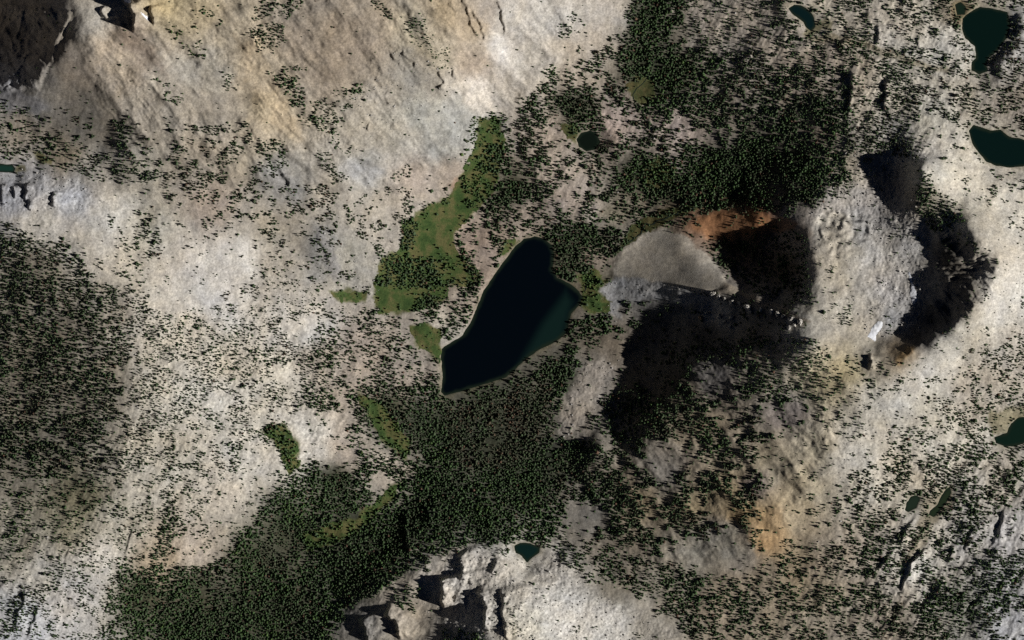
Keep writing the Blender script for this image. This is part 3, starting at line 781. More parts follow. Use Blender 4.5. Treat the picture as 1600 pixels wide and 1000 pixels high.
# bare tan mountain, then its shrubs
wood([(-80,-80),(1000,-80),(960,40),(900,110),(800,180),(745,190),(720,260),(640,320),(560,330),(420,250),(300,190),(200,190),(150,180),(60,160),(-80,130)], .008, .8, .5, 0, 20)
wood([(-80,155),(30,165),(60,185),(75,205),(110,210),(140,230),(170,240),(180,285),(150,290),(120,275),(90,262),(60,255),(40,245),(-80,255)], .55, .85, .5)
wood([(175,185),(195,190),(201,230),(192,275),(178,285),(183,240)], .95, .9, .2, 0, 5, 1)
wood([(285,22),(345,0),(350,35),(300,50)], .32, .8, .8, .3); wood([(265,45),(285,42),(325,80),(318,95),(280,75)], .35, .9, .8, .8)
wood([(245,130),(270,130),(297,155),(275,160)], .32, .9, .8, .5); wood([(350,115),(368,120),(366,142),(354,140)], .5, .8, .5, .2, 6)
wood([(255,230),(320,195),(400,190),(420,250),(420,333),(330,333),(230,300)], .42, .85, .9, -.2)
wood([(190,235),(255,235),(240,300),(225,340),(190,340)], .28, .8, .8, .1)
wood([(395,10),(450,-10),(482,10),(450,28),(400,35)], .6, .85, .6, .1, 8); wood([(395,45),(440,35),(452,60),(425,80),(395,70)], .6, .85, .6, 0, 8)
wood([(420,110),(475,105),(470,135),(440,140)], .7, .9, .6, 0, 8); wood([(450,140),(485,140),(480,172),(455,170)], .6, .9, .6, 0, 8); wood([(470,178),(494,178),(492,192),(470,192)], .7, .9, .5, 0, 8)
wood([(495,155),(565,130),(575,155),(545,170),(535,225),(558,232),(545,245),(520,222),(480,185)], .5, .85, .7, 0, 10)
wood([(575,-5),(590,-5),(620,22),(612,28),(590,20)], .8, .85, .4, 0, 6); wood([(622,26),(660,30),(702,75),(702,105),(680,110),(650,75)], .5, .65, .6, .2, 12)
wood([(420,215),(445,225),(458,260),(430,265),(405,240)], .6, .85, .6, 0, 8); wood([(478,228),(500,235),(548,275),(530,282),(500,262)], .5, .8, .6, 0, 8)
wood([(400,320),(470,290),(560,290),(640,300),(630,380),(590,400),(520,360),(440,400),(400,380)], .32, .85, .9, -.2); wood([(608,262),(642,260),(642,276),(610,276)], .35, .8, .5, 0, 6)
# western slope
wood([(-80,345),(20,350),(60,370),(110,400),(150,425),(180,450),(196,490),(202,560),(192,620),(172,690),(142,760),(90,800),(-80,830)], .74, .95, .5, -.15, 40)
wood([(60,370),(110,400),(150,425),(180,450),(196,490),(185,500),(150,460),(100,420)], .85, .85, .3, -.1, 10)
wood([(200,465),(225,470),(226,510),(215,532),(200,515)], .85, .85, .3, 0, 8)
wood([(-80,268),(90,268),(190,295),(215,300),(205,350),(182,380),(168,412),(120,388),(80,358),(30,342),(-80,342)], .006, .7, .5, 0, 8)
wood([(175,345),(190,340),(200,380),(240,350),(250,430),(215,450),(190,420)], .42, .8, .6, .15, 10)
wood([(200,480),(260,495),(430,470),(500,480),(560,560),(560,600),(440,640),(400,700),(260,720),(180,760),(190,640),(215,540)], .70, .72, .6, -.05, 20)
wood([(230,410),(300,390),(380,390),(440,405),(420,420),(370,440),(330,470),(300,490),(250,492),(230,450)], .03, .6, .6, 0, 12)
wood([(330,420),(360,425),(365,445),(340,440)], .35, .6, .6, 0, 8); wood([(280,478),(330,492),(380,480),(400,440),(440,410),(500,460),(430,500),(320,510)], .45, .65, .5, 0, 10)
for q in ([(245,560),(290,568),(292,584),(255,580)], [(318,622),(350,608),(372,630),(340,645)], [(425,570),(460,570),(462,600),(430,600)], [(480,494),(506,494),(480,540),(458,538)], [(440,500),(475,505),(450,530)], [(395,640),(420,635),(415,670),(398,670)], [(205,635),(222,640),(215,665),(203,660)]):
    wood(q, .01, .6, .5, 0, 6)
wood([(-80,760),(120,740),(180,740),(190,800),(120,850),(-80,860)], .48, .75, .6, .25, 20)
wood([(-80,850),(120,850),(200,770),(300,690),(440,660),(450,690),(330,800),(250,850),(180,1000),(-80,1080)], .42, .72, .65, 0, 16)
wood([(280,660),(350,650),(400,690),(370,730),(300,750),(270,800),(250,780)], .42, .8, .7, 0, 12)
wood([(30,920),(75,915),(60,960),(20,1000),(-10,1000)], .7, .9, .4, -.1, 10)
wood([(255,790),(278,780),(288,830),(260,870),(235,880),(245,830)], .9, 1.0, .3, .2, 8)
wood([(182,848),(200,835),(172,880),(150,900),(120,920),(150,870)], .6, .85, .5, .1, 8)
# valley forests
wood([(190,880),(240,888),(330,872),(350,860),(400,800),(440,740),(480,720),(540,740),(620,700),(640,640),(700,626),(800,600),(880,545),(900,540),(915,570),(880,640),(870,690),(900,740),(890,800),(860,855),(740,852),(660,880),(600,930),(535,960),(530,1080),(150,1080),(170,930)], .95, 1.12, .36, .15, 30, 9)
wood([(400,820),(450,780),(470,850),(430,900),(390,880)], .7, 1.0, .5, -.1, 20); wood([(300,900),(360,880),(380,940),(320,960)], .75, 1.0, .4, -.1, 20)
wood([(690,640),(860,590),(870,680),(840,720),(740,740),(690,700)], .95, 1.0, .25, -.35, 20)
wood([(480,560),(560,560),(690,560),(690,620),(640,640),(600,620),(520,600)], .5, .95, .6, 0, 16)
wood([(465,590),(510,608),(535,640),(500,650),(475,625)], .9, 1.0, .3, 0, 8); wood([(550,605),(690,600),(690,660),(640,720),(600,690),(560,660),(545,640)], .85, 1.05, .4, 0, 12)
wood([(500,480),(590,490),(640,520),(690,600),(560,600),(500,540)], .5, .9, .5, -.1, 14)
wood([(458,660),(500,648),(545,690),(560,720),(520,730),(500,700),(450,745),(440,720)], .05, .7, .6, 0, 8); wood([(535,655),(600,670),(615,720),(560,720)], .5, .95, .5, 0, 10)
wood([(598,728),(622,755),(592,782),(572,765)], .05, .8, .5, 0, 6); wood([(515,795),(535,785),(540,820),(520,820)], .2, .9, .5, 0, 6)
wood([(360,740),(440,690),(450,720),(440,740),(400,790),(350,870),(320,882),(262,888),(290,850)], .20, .7, .5, 0, 8)
for _k in ('forest_glade', 'south_thread', 'glade_thread'):
    wood(MEADOWS[_k], .34, .95, .6, .8, 14)
wood([(440,760),(520,740),(560,790),(480,830),(430,810)], .92, 1.1, .3, .3, 24)
wood([(408,672),(440,660),(466,690),(468,726),(450,740),(436,705)], .7, 1.1, .4, .6, 6)
# basin, meadow trees
wood(MEADOWS['basin'], .34, .95, .85, .5, 10)
wood([(740,180),(792,180),(795,230),(780,290),(750,300),(735,250)], .55, 1.0, .7, .4, 8)
for q in ([(590,398),(640,398),(690,408),(688,438),(645,455),(600,447)], [(648,478),(690,470),(700,500),(668,506)], [(712,345),(726,346),(722,380),(744,418),(760,420),(752,440),(714,410)], [(755,225),(795,215),(830,260),(820,330),(775,345),(748,330),(775,290)], [(640,455),(700,440),(735,452),(700,505),(660,480)], [(626,340),(650,345),(660,375),(630,395)]):
    wood(q, .85, 1.15, .35, .1, 8)
wood([(672,330),(720,300),(740,325),(708,375),(712,398),(660,395),(650,380)], .05, .9, .5, .4, 8)
wood([(600,450),(640,455),(645,488),(598,488)], .15, .9, .6, .5, 8); wood([(735,195),(775,190),(760,230),(735,256),(715,285),(716,260)], .4, 1.0, .5, .5, 8)
wood([(640,512),(666,504),(688,520),(688,566),(652,540)], .08, .8, .5, .4, 6)
wood([(734,362),(752,356),(768,390),(762,432),(740,402)], .08, .8, .6, 0, 6); wood([(690,440),(760,425),(745,480),(722,524),(690,538),(686,500)], .60, .95, .7, 0, 8)
wood([(715,345),(790,330),(850,352),(830,366),(800,380),(770,425),(765,390),(750,352),(730,365)], .6, 1.0, .7, 0, 8)
wood([(736,364),(752,358),(766,392),(758,425),(742,402)], .12, .8, .6, 0, 6)
wood([(800,180),(860,110),(960,80),(1200,80),(1330,100),(1330,290),(1250,335),(1190,320),(1100,330),(1000,345),(960,345),(930,360),(866,390),(840,366),(800,372),(780,340),(820,300),(790,220)], .62, .95, .75, -.05, 16)
wood([(1080,90),(1330,100),(1330,290),(1250,335),(1190,320),(1110,250)], .72, .95, .75, -.05, 50, 10)
wood([(800,180),(830,160),(860,175),(900,240),(960,330),(930,350),(880,340),(840,280),(805,230)], .62, .95, .8, -.05, 12)
for q in ([(940,158),(975,180),(976,228),(940,216)], [(1030,187),(1065,190),(1072,216),(1045,212)], [(1040,232),(1060,235),(1055,262),(1025,262)], [(835,188),(870,195),(895,235),(880,250),(842,215)], [(875,242),(918,268),(935,302),(900,290)], [(858,290),(895,290),(902,338),(880,332)], [(925,312),(960,318),(970,345),(935,340)], [(868,165),(882,172),(882,195),(870,190)], [(1080,210),(1120,200),(1120,225),(1085,228)]):
    wood(q, .16, .8, .6, 0, 8)
wood([(985,-80),(1080,-80),(1075,30),(1050,60),(1075,90),(1110,85),(1130,100),(1100,130),(1060,130),(1040,170),(1000,180),(975,130),(960,90),(985,40)], .92, 1.15, .4, .2, 24, 8)
wood([(980,250),(1100,240),(1190,230),(1212,300),(1190,325),(1110,320),(1000,310)], .9, 1.1, .5, .2, 34, 8); wood([(868,150),(930,130),(942,180),(928,204),(890,200)], .9, 1.1, .35, 0, 10)
wood([(980,125),(1020,120),(1024,152),(1008,165),(985,155)], .08, .9, .5, .3, 4)
wood([(880,110),(940,80),(985,50),(960,110),(900,140)], .4, .9, .7, 0, 10); wood([(880,30),(900,25),(925,60),(890,110),(870,60)], .25, .8, .8, 0, 10)
wood([(1075,-80),(1200,-80),(1310,20),(1300,80),(1190,88),(1110,80),(1070,50)], .42, .72, .6, -.05, 14)
wood([(855,355),(900,350),(960,358),(1000,350),(985,380),(958,402),(935,420),(905,442),(868,430),(868,392)], .95, 1.1, .3, 0, 8)
wood([(918,395),(955,398),(960,425),(925,420)], .4, .9, .6, 0, 6); wood([(985,350),(1030,340),(1090,320),(1060,345),(1000,372),(965,400)], .3, .9, .7, .3, 8)
wood([(905,432),(930,420),(946,438),(936,456),(956,472),(950,490),(918,486)], .45, .9, .6, .6, 6); wood([(885,498),(955,488),(968,515),(910,538),(880,532)], .85, 1.1, .4, 0, 8)
# orange bowl and shaded bowl
wood(FAN, .0, .6, .5, 0, 5, 1); wood([(935,455),(962,434),(1000,436),(1070,448),(1112,470),(975,470),(965,500),(940,488)], .0, .6, .5, 0, 6, 1)
wood([(1095,362),(1130,380),(1180,368),(1255,365),(1268,400),(1270,485),(1235,478),(1180,455),(1145,430),(1115,405)], .62, .95, .6, -.1, 10)
wood([(1105,340),(1200,335),(1235,350),(1180,364),(1120,378),(1095,362)], .12, .8, .7, 0, 8)
wood([(975,470),(1080,478),(1120,500),(1100,540),(1040,600),(1000,590),(968,520)], .15, .9, .6, 0, 10)
wood([(1040,600),(1060,550),(1120,530),(1200,525),(1280,530),(1300,560),(1290,620),(1230,630),(1160,620),(1130,560),(1080,570),(1150,640),(1050,660),(1000,650)], .62, .95, .55, 0, 12)
wood([(1200,530),(1290,540),(1310,575),(1275,620),(1200,625),(1170,580)], .68, .8, .35, .15, 10)
wood([(1080,580),(1130,566),(1152,592),(1112,622),(1086,604)], .04, .8, .5, 0, 8)
wood([(900,536),(965,520),(1000,580),(960,570),(930,556)], .15, .8, .7, 0, 8); wood([(905,572),(965,566),(952,604),(915,640),(896,690),(868,680),(885,620)], .03, .7, .5, 0, 8)
wood([(920,660),(960,600),(1000,600),(1040,640),(1000,700),(950,700)], .6, 1.05, .5, 0, 12)
# hills south-east
wood([(870,690),(1000,690),(1050,640),(1150,620),(1300,640),(1310,760),(1200,860),(1040,880),(960,860),(900,800)], .38, 1.0, 1.0, -.1, 14)
wood([(890,690),(950,705),(1000,760),(1010,810),(960,850),(880,800),(860,740)], .8, 1.05, .5, 0, 12); wood([(885,780),(930,790),(960,820),(920,835),(890,805)], .05, .8, .5, 0, 8)
wood([(1050,640),(1110,655),(1150,690),(1120,705),(1060,670),(1020,690),(1000,650)], .75, 1.0, .4, 0, 8); wood([(1095,715),(1140,740),(1160,785),(1140,790),(1115,755),(1090,740)], .8, 1.0, .4, 0, 8); wood([(1030,780),(1070,790),(1115,820),(1110,840),(1070,835),(1040,805)], .75, 1.0, .4, 0, 8); wood([(1060,690),(1125,700),(1130,735),(1080,750),(1060,730)], .3, .9, .8, 0, 8)
for q in ([(1008,692),(1055,686),(1078,712),(1050,752),(1014,745)], [(1040,875),(1120,838),(1160,815),(1182,870),(1100,884)], [(1195,640),(1245,625),(1265,650),(1230,672),(1195,665)], [(1120,760),(1150,790),(1150,820),(1100,800)]):
    wood(q, .02, .8, .5, 0, 8)
wood([(1200,690),(1290,640),(1310,760),(1260,850),(1180,870),(1190,800)], .10, .75, .7, 0, 10)
wood([(860,855),(960,850),(1040,880),(1100,900),(1180,890),(1180,1080),(1090,1080),(1040,960),(980,920),(900,900)], .58, .9, .6, 0, 12)
wood([(1020,900),(1080,890),(1100,960),(1090,1000),(1050,960)], .8, 1.0, .4, 0, 10)
wood([(1180,880),(1260,850),(1330,830),(1380,900),(1400,1080),(1180,1080)], .48, .85, .65, 0, 16)
# cirque and the outer east side
wood([(1230,340),(1300,300),(1340,255),(1440,250),(1560,330),(1600,400),(1600,450),(1440,600),(1300,740),(1295,640),(1340,560),(1280,520),(1265,380)], .035, .6, .6, 0, 10)
wood([(1275,400),(1325,405),(1335,510),(1285,500)], .22, .6, .8, .2, 10)
wood([(1432,258),(1460,290),(1500,320),(1505,345),(1450,365),(1430,330)], .75, .95, .5, .1, 10); wood([(1520,370),(1560,410),(1540,470),(1440,560),(1400,575),(1430,550),(1530,470),(1548,420)], .22, .7, .6, .15, 10)
wood([(1470,350),(1510,355),(1530,400),(1500,430),(1460,400)], .12, .8, .6, 0, 10)
wood([(1290,560),(1345,560),(1370,600),(1350,680),(1290,700),(1270,640)], .34, .75, .6, .1, 12); wood([(1345,570),(1440,560),(1400,620),(1350,620)], .3, .75, .7, .1, 10)
wood([(1440,640),(1500,590),(1600,500),(1680,500),(1680,760),(1400,760),(1330,800),(1330,740),(1400,690)], .50, .82, .75, -.05, 16)
wood([(1300,780),(1420,700),(1680,700),(1680,1080),(1380,1080),(1320,860)], .56, .88, .8, -.05, 16)
wood([(1480,740),(1510,720),(1530,760),(1500,800),(1470,810)], .8, .95, .4, 0, 8); wood([(1330,850),(1380,850),(1370,890),(1330,880)], .8, .9, .4, 0, 8); wood([(1350,920),(1400,930),(1390,960),(1350,945)], .85, .95, .4, 0, 8)
wood([(1540,870),(1600,870),(1600,940),(1530,960),(1500,990),(1480,930)], .75, .9, .5, .15, 12); wood([(1430,940),(1500,930),(1480,1000),(1430,1000)], .85, 1.0, .4, .1, 8)
wood([(1545,790),(1600,800),(1600,860),(1540,860)], .1, .8, .6, 0, 10); wood([(1560,960),(1600,950),(1600,1000),(1560,1000)], .12, .8, .6, 0, 8); wood([(1420,860),(1450,850),(1430,910),(1410,920)], .1, .8, .6, 0, 6)
# north-east granite
wood([(1190,-80),(1680,-80),(1680,200),(1500,190),(1430,230),(1330,250),(1330,100),(1200,85)], .55, .78, .85, -.1, 60, 12)
wood([(1180,160),(1280,150),(1330,190),(1300,240),(1345,262),(1318,296),(1285,318),(1190,322)], .8, 1.0, .6, .1, 50, 12); wood([(1372,130),(1425,130),(1432,190),(1382,196)], .8, .85, .4, -.1, 8); wood([(1310,70),(1345,66),(1350,105),(1318,110)], .7, .85, .5, -.1, 8)
wood([(1390,75),(1480,90),(1470,112),(1400,95)], .7, .8, .5, -.1, 8); wood([(1370,20),(1440,40),(1480,80),(1380,70)], .3, .7, .7, -.1, 8); wood([(1360,195),(1430,200),(1420,245),(1370,240)], .6, .85, .5, -.05, 8); wood([(1545,60),(1600,30),(1680,30),(1680,200),(1600,200),(1550,120)], .6, .85, .5, -.1, 10)
wood([(1430,180),(1500,195),(1530,260),(1680,265),(1680,340),(1560,335),(1500,300),(1440,255)], .14, .75, .8, 0, 12)
# southern white peak
wood([(535,960),(600,925),(640,895),(700,868),(735,852),(770,868),(800,858),(870,862),(885,890),(930,920),(990,930),(1030,960),(1090,1010),(1090,1080),(530,1080)], .015, .7, .6, 0, 6)
wood([(790,930),(840,935),(850,1000),(790,1000)], .2, .5, .6, .1, 10); wood([(610,920),(660,905),(650,960),(620,960)], .45, .9, .6, 0, 8); wood([(690,985),(760,985),(760,1010),(690,1010)], .7, .9, .4, .1, 6)
wood([(1490,0),(1510,0),(1505,8),(1492,8)], .0, .7, .5, 0, 4)

SP = 3.15
gx = np.arange(-36, 1636, SP); gy = np.arange(-36, 1036, SP)
TX, TY = np.meshgrid(gx, gy)
TX = (TX + rng.uniform(-.62, .62, TX.shape) * SP).ravel(); TY = (TY + rng.uniform(-.62, .62, TY.shape) * SP).ravel()
wx = fbm(TX, TY, 26, 3, 71) * 11; wy = fbm(TX, TY, 26, 3, 72) * 11
den = sample(DEN, TX + wx, TY + wy); clu = sample(CLU, TX, TY); siz = sample(SIZ, TX, TY); hue_ = sample(HUE, TX + wx, TY + wy)
cn = fbm(TX, TY, 15, 3, 73) * 1.6 + fbm(TX, TY, 48, 2, 74) * .8
hue_ = hue_ + fbm(TX, TY, 60, 3, 76) * .55
den = den * (1 - .38 * smooth(.05, .45, fbm(TX, TY, 44, 3, 79)))
cn = (cn - cn.mean()) / cn.std()
qs = np.linspace(0, 1, 201); qv = np.quantile(cn, qs)
den = np.clip(den, 0, 1)
th_ = np.interp(1 - np.clip(den * 1.15, 0, .985), qs, qv)
clumped = smooth(-.55, .55, cn - th_)
cw = np.clip(clu * 1.1, 0, .92)
prob = clumped * cw + den * (1 - cw)
prob = np.where(den < .01, den, prob)
keep = rng.random(TX.shape) < prob
for lv, poly in LAKES.values():
    keep &= poly_sdf(poly, TX, TY) < -2.0
for poly, _ in SNOW:
    keep &= poly_sdf(poly, TX, TY) < -2.0
TX, TY, den, siz, hue_, cn = TX[keep], TY[keep], den[keep], siz[keep], hue_[keep], cn[keep]
n_t = len(TX)
size = siz * np.exp(rng.normal(0, .26, n_t)) * (1 + .08 * np.clip(cn, -1, 2))
size = np.clip(size, .35, 2.0)
TZ = ground(TX, TY)
print("trees", n_t)


# ------------------------------------------------------------------ tree shapes
def foliage_material(name):
    m = mat(name, (.04, .05, .02), .9, .15)
    t, N, L, b = nodes(m)
    a = N.new('ShaderNodeAttribute'); a.attribute_name = 'tint'; a.attribute_type = 'INSTANCER'
    oi = N.new('ShaderNodeObjectInfo')
    mr = N.new('ShaderNodeMapRange'); mr.inputs['From Min'].default_value = -1; mr.inputs['From Max'].default_value = 1
    L.new(a.outputs['Fac'], mr.inputs['Value'])
    c = ramp(t, mr.outputs[0], [(.0, (.10, .058, .040)), (.25, (.064, .066, .042)), (.5, (.052, .078, .038)), (.72, (.054, .094, .036)), (1, (.078, .12, .034))])
    v = ramp(t, oi.outputs['Random'], [(0, .62), (1, 1.45)])
    L.new(mixrgb(t, 'MULTIPLY', 1, c, v), b.inputs['Base Color'])
    return m


M_FOL = foliage_material('conifer_needles')
M_BARK = mat('conifer_bark', (.10, .075, .055), .95, .1)


def conifer_mesh(seed, h, r, tiers, seg, shrub=False):
    rr_ = random.Random(seed)
    V, F = [], []
    for k in range(tiers):
        f = k / tiers
        z0 = h * (.10 + .78 * f); z1 = min(h, z0 + h * (.48 if not shrub else .6))
        if shrub:
            z0 = h * .45 * f; z1 = z0 + h * .55
        rad = r * (1 - f) ** .8 * (1.0 if k else .92)
        a0 = rr_.random() * 6.28
        b0 = len(V)
        ox, oy = rr_.uniform(-.12, .12) * r, rr_.uniform(-.12, .12) * r
        for q in range(seg):
            a = a0 + 6.2832 * q / seg
            rq = rad * rr_.uniform(.62, 1.22)
            V.append((math.cos(a) * rq + ox, math.sin(a) * rq + oy, z0 + rr_.uniform(-.05, .07) * h))
        V.append((ox * .4, oy * .4, z1)); V.append((ox, oy, z0 + h * .04))
        for q in range(seg):
            F.append((b0 + q, b0 + (q + 1) % seg, b0 + seg)); F.append((b0 + (q + 1) % seg, b0 + q, b0 + seg + 1))
    me = bpy.data.meshes.new('conifer_crown'); me.from_pydata(V, [], F); me.materials.append(M_FOL)
    return me


# one unit of size: a tree about 6.5 m tall with a 5 m crown
VAR = [conifer_mesh(1, 6.6, 2.5, 4, 7), conifer_mesh(2, 6.0, 2.8, 3, 8), conifer_mesh(3, 7.6, 2.3, 4, 7), conifer_mesh(4, 5.0, 2.9, 3, 8), conifer_mesh(5, 2.6, 2.9, 2, 8, True)]

# ------------------------------------------------------------------ single trees: the largest conifer in each direction from a landmark
MARKS = [
 ('the large dark lake', 800, 500, 95, 190), ('the top right lake', 1540, 62, 40, 85), ('the dark lake on the right edge', 1560, 232, 30, 75), ('the green lake below the cirque', 1580, 675, 22, 70),
 ('the slanting tarn', 1254, 28, 20, 60), ('the round black pond', 919, 220, 16, 55), ('the pond under the white peak', 824, 864, 20, 60), ('the left edge tarn', 12, 263, 18, 60), ('the oval olive pond', 1425, 787, 10, 45), ('the narrow olive pool', 1468, 784, 18, 60),
 ('the big cirque snow patch', 1366, 516, 20, 110), ('the bright green basin meadow', 690, 360, 40, 110), ('the west shore meadow', 672, 535, 18, 65), ('the shrubby outlet meadow', 928, 460, 12, 55), ('the small olive forest meadow', 1002, 142, 16, 60), ('the willow patch below the talus knob', 545, 463, 14, 60),
 ('the green slab hollow', 444, 700, 24, 75), ('the green forest glade', 530, 830, 20, 80), ('the pale grey scree fan', 1050, 405, 60, 130), ('the orange soil strip', 1150, 350, 20, 90), ('the triangular cliff shadow', 1395, 290, 45, 100), ('the grey talus knob', 545, 410, 30, 85),
 ('the pink lakeside knoll', 750, 395, 14, 50), ('the white bald patch', 330, 440, 50, 120), ('the grey left edge cliff', 70, 300, 40, 120), ('the white scree cone', 745, 152, 25, 80), ('the crag rows on the tan slope', 600, 165, 20, 90), ('the white southern peak', 830, 940, 60, 160),
 ('the grey bare mound', 1040, 720, 26, 75), ('the purple grey bare patch', 1228, 650, 24, 70), ('the grey hill foot', 1110, 862, 35, 90), ('the dim grey gully patch', 1115, 595, 20, 60), ('the grey forest clearing', 925, 812, 16, 60), ('the ochre soil slope', 1195, 835, 24, 80),
 ('the small white slab', 267, 573, 14, 55), ('the star shaped white slab', 345, 628, 14, 55), ('the square white slab', 445, 586, 14, 55), ('the long white slab', 490, 690, 22, 70), ('the white slab in forest', 600, 756, 16, 60), ('the long shadowed crag', 1422, 890, 16, 70), ('the straight tree stripe', 190, 235, 14, 75), ('the north-western summit', 180, 40, 60, 170),
]
DIRS = ['east', 'north-east', 'north', 'north-west', 'west', 'south-west', 'south', 'south-east']
is_single = np.zeros(n_t, bool)
singles = []
inside = (TX > 6) & (TX < 1594) & (TY > 6) & (TY < 994)
for nm, mx, my, r0, r1 in MARKS:
    dx = TX - mx; dy = my - TY
    dist = np.hypot(dx, dy); sec = np.round(np.arctan2(dy, dx) / (math.pi / 4)).astype(int) % 8
    for q in range(8):
        c = np.where((dist > r0) & (dist < r1) & (sec == q) & ~is_single & inside)[0]
        if len(c) < 3 or len(singles) >= 300:
            continue
        k = c[np.argmax(size[c] - dist[c] * .002)]
        is_single[k] = True
        size[k] = max(size[k] * 1.12, size[c].max() * 1.05, 1.15)
        where = 'crowded among other trees' if den[k] > .65 else ('in a loose group' if den[k] > .3 else 'standing on open ground')
        singles.append((k, f'largest conifer {DIRS[q]} of {nm}, {where}'))
print('single trees', len(singles))


def fine_crown(seed, h, r):
    rr_ = random.Random(seed)
    V, F = [], []
    for k in range(6):
        f = k / 6
        z0 = h * (.12 + .80 * f); z1 = min(h, z0 + h * .36); rad = r * (1 - f) ** .75
        b0 = len(V); a0 = rr_.random() * 6.28; seg = 11 - k
        for q in range(seg):
            a = a0 + 6.2832 * q / seg; rq = rad * rr_.uniform(.55, 1.2)
            V.append((math.cos(a) * rq, math.sin(a) * rq, z0 - rr_.uniform(0, .06) * h))
        V.append((rr_.uniform(-.1, .1), rr_.uniform(-.1, .1), z1)); V.append((0, 0, z0 + .05 * h))
        for q in range(seg):
            F.append((b0 + q, b0 + (q + 1) % seg, b0 + seg)); F.append((b0 + (q + 1) % seg, b0 + q, b0 + seg + 1))
    me = bpy.data.meshes.new('crown'); me.from_pydata(V, [], F); me.materials.append(M_FOL)
    return me


def trunk_mesh(h):
    V, F = [], []
    for z, r in ((-.8, .30), (h * .4, .20), (h * .9, .05)):
        V += [(math.cos(q * 1.0472) * r, math.sin(q * 1.0472) * r, z) for q in range(6)]
    for l in range(2):
        F += [(l * 6 + q, l * 6 + (q + 1) % 6, l * 6 + 6 + (q + 1) % 6, l * 6 + 6 + q) for q in range(6)]
    me = bpy.data.meshes.new('trunk'); me.from_pydata(V, [], F); me.materials.append(M_BARK)
    return me


FINE = [(fine_crown(40 + q, h, r), trunk_mesh(h)) for q, (h, r) in enumerate([(6.6, 2.5), (6.0, 2.8), (7.4, 2.3), (5.4, 2.7), (7.0, 2.6)])]
for k, lab in singles:
    cm, tm = FINE[k % 5]
    e = bpy.data.objects.new('conifer_tree', None); COL.objects.link(e)
    e.location = W(TX[k], TY[k], -.1); e.rotation_euler[2] = random.random() * 6.28; e.scale = (size[k],) * 3; e.empty_display_size = 1
    tag(e, lab, 'tree', 'large conifers near landmarks')
    for nm, m in (('crown', cm), ('trunk', tm)):
        o = bpy.data.objects.new(nm, m); COL.objects.link(o); o.parent = e

# ------------------------------------------------------------------ forest mass (geometry nodes), the largest trees apart
kind = rng.choice(4, n_t, p=[.34, .26, .26, .14])
kind[(size < .62)] = np.where(rng.random((size < .62).sum()) < .6, 4, kind[size < .62])
tintv = np.clip(hue_ + rng.normal(0, .22, n_t), -1, 1)
tintv = np.where(rng.random(n_t) < .02, -.95, tintv)


def scatter(name, meshes, sel, label, cat, TX=TX, TY=TY, TZ=TZ, size=size, tintv=tintv, kind=kind):
    me = bpy.data.meshes.new(name)
    n = int(sel.sum())
    me.vertices.add(n)
    co = np.stack([(TX[sel] - 800) * S, (500 - TY[sel]) * S, TZ[sel] - .15], 1).astype(f32)
    me.vertices.foreach_set('co', co.ravel())
    for nm, arr in (('size', size[sel]), ('turn', rng.random(n) * 6.28), ('tint', tintv[sel])):
        me.attributes.new(nm, 'FLOAT', 'POINT').data.foreach_set('value', arr.astype(f32))
    me.attributes.new('sort', 'INT', 'POINT').data.foreach_set('value', kind[sel].astype(np.int32))
    o = bpy.data.objects.new(name, me); COL.objects.link(o)
    tag(o, label, cat, kind='stuff')
    ng = bpy.data.node_groups.new(name, 'GeometryNodeTree')
    ng.interface.new_socket('Geometry', in_out='INPUT', socket_type='NodeSocketGeometry'); ng.interface.new_socket('Geometry', in_out='OUTPUT', socket_type='NodeSocketGeometry')
    N, L = ng.nodes, ng.links
    gi = N.new('NodeGroupInput'); go = N.new('NodeGroupOutput'); jn = N.new('GeometryNodeJoinGeometry')

    def attr(nm, ty='FLOAT'):
        a = N.new('GeometryNodeInputNamedAttribute'); a.data_type = ty; a.inputs['Name'].default_value = nm
        return a.outputs['Attribute']
    s_, t_, k_ = attr('size'), attr('turn'), attr('sort', 'INT')
    cx = N.new('ShaderNodeCombineXYZ'); L.new(t_, cx.inputs['Z'])
    for k, m in enumerate(meshes):
        src = bpy.data.objects.new('tree_source', m)
        oi = N.new('GeometryNodeObjectInfo'); oi.inputs['Object'].default_value = src; oi.inputs['As Instance'].default_value = True
        eq = N.new('FunctionNodeCompare'); eq.data_type = 'INT'; eq.operation = 'EQUAL'
        ins = [s for s in eq.inputs if s.type == 'INT']
        L.new(k_, ins[0]); ins[1].default_value = k
        ip = N.new('GeometryNodeInstanceOnPoints')
        L.new(gi.outputs[0], ip.inputs['Points']); L.new(eq.outputs[0], ip.inputs['Selection']); L.new(oi.outputs['Geometry'], ip.inputs['Instance'])
        L.new(cx.outputs[0], ip.inputs['Rotation']); L.new(s_, ip.inputs['Scale'])
        L.new(ip.outputs[0], jn.inputs[0])
    L.new(jn.outputs[0], go.inputs[0])
    md = o.modifiers.new('scatter', 'NODES'); md.node_group = ng
    return o


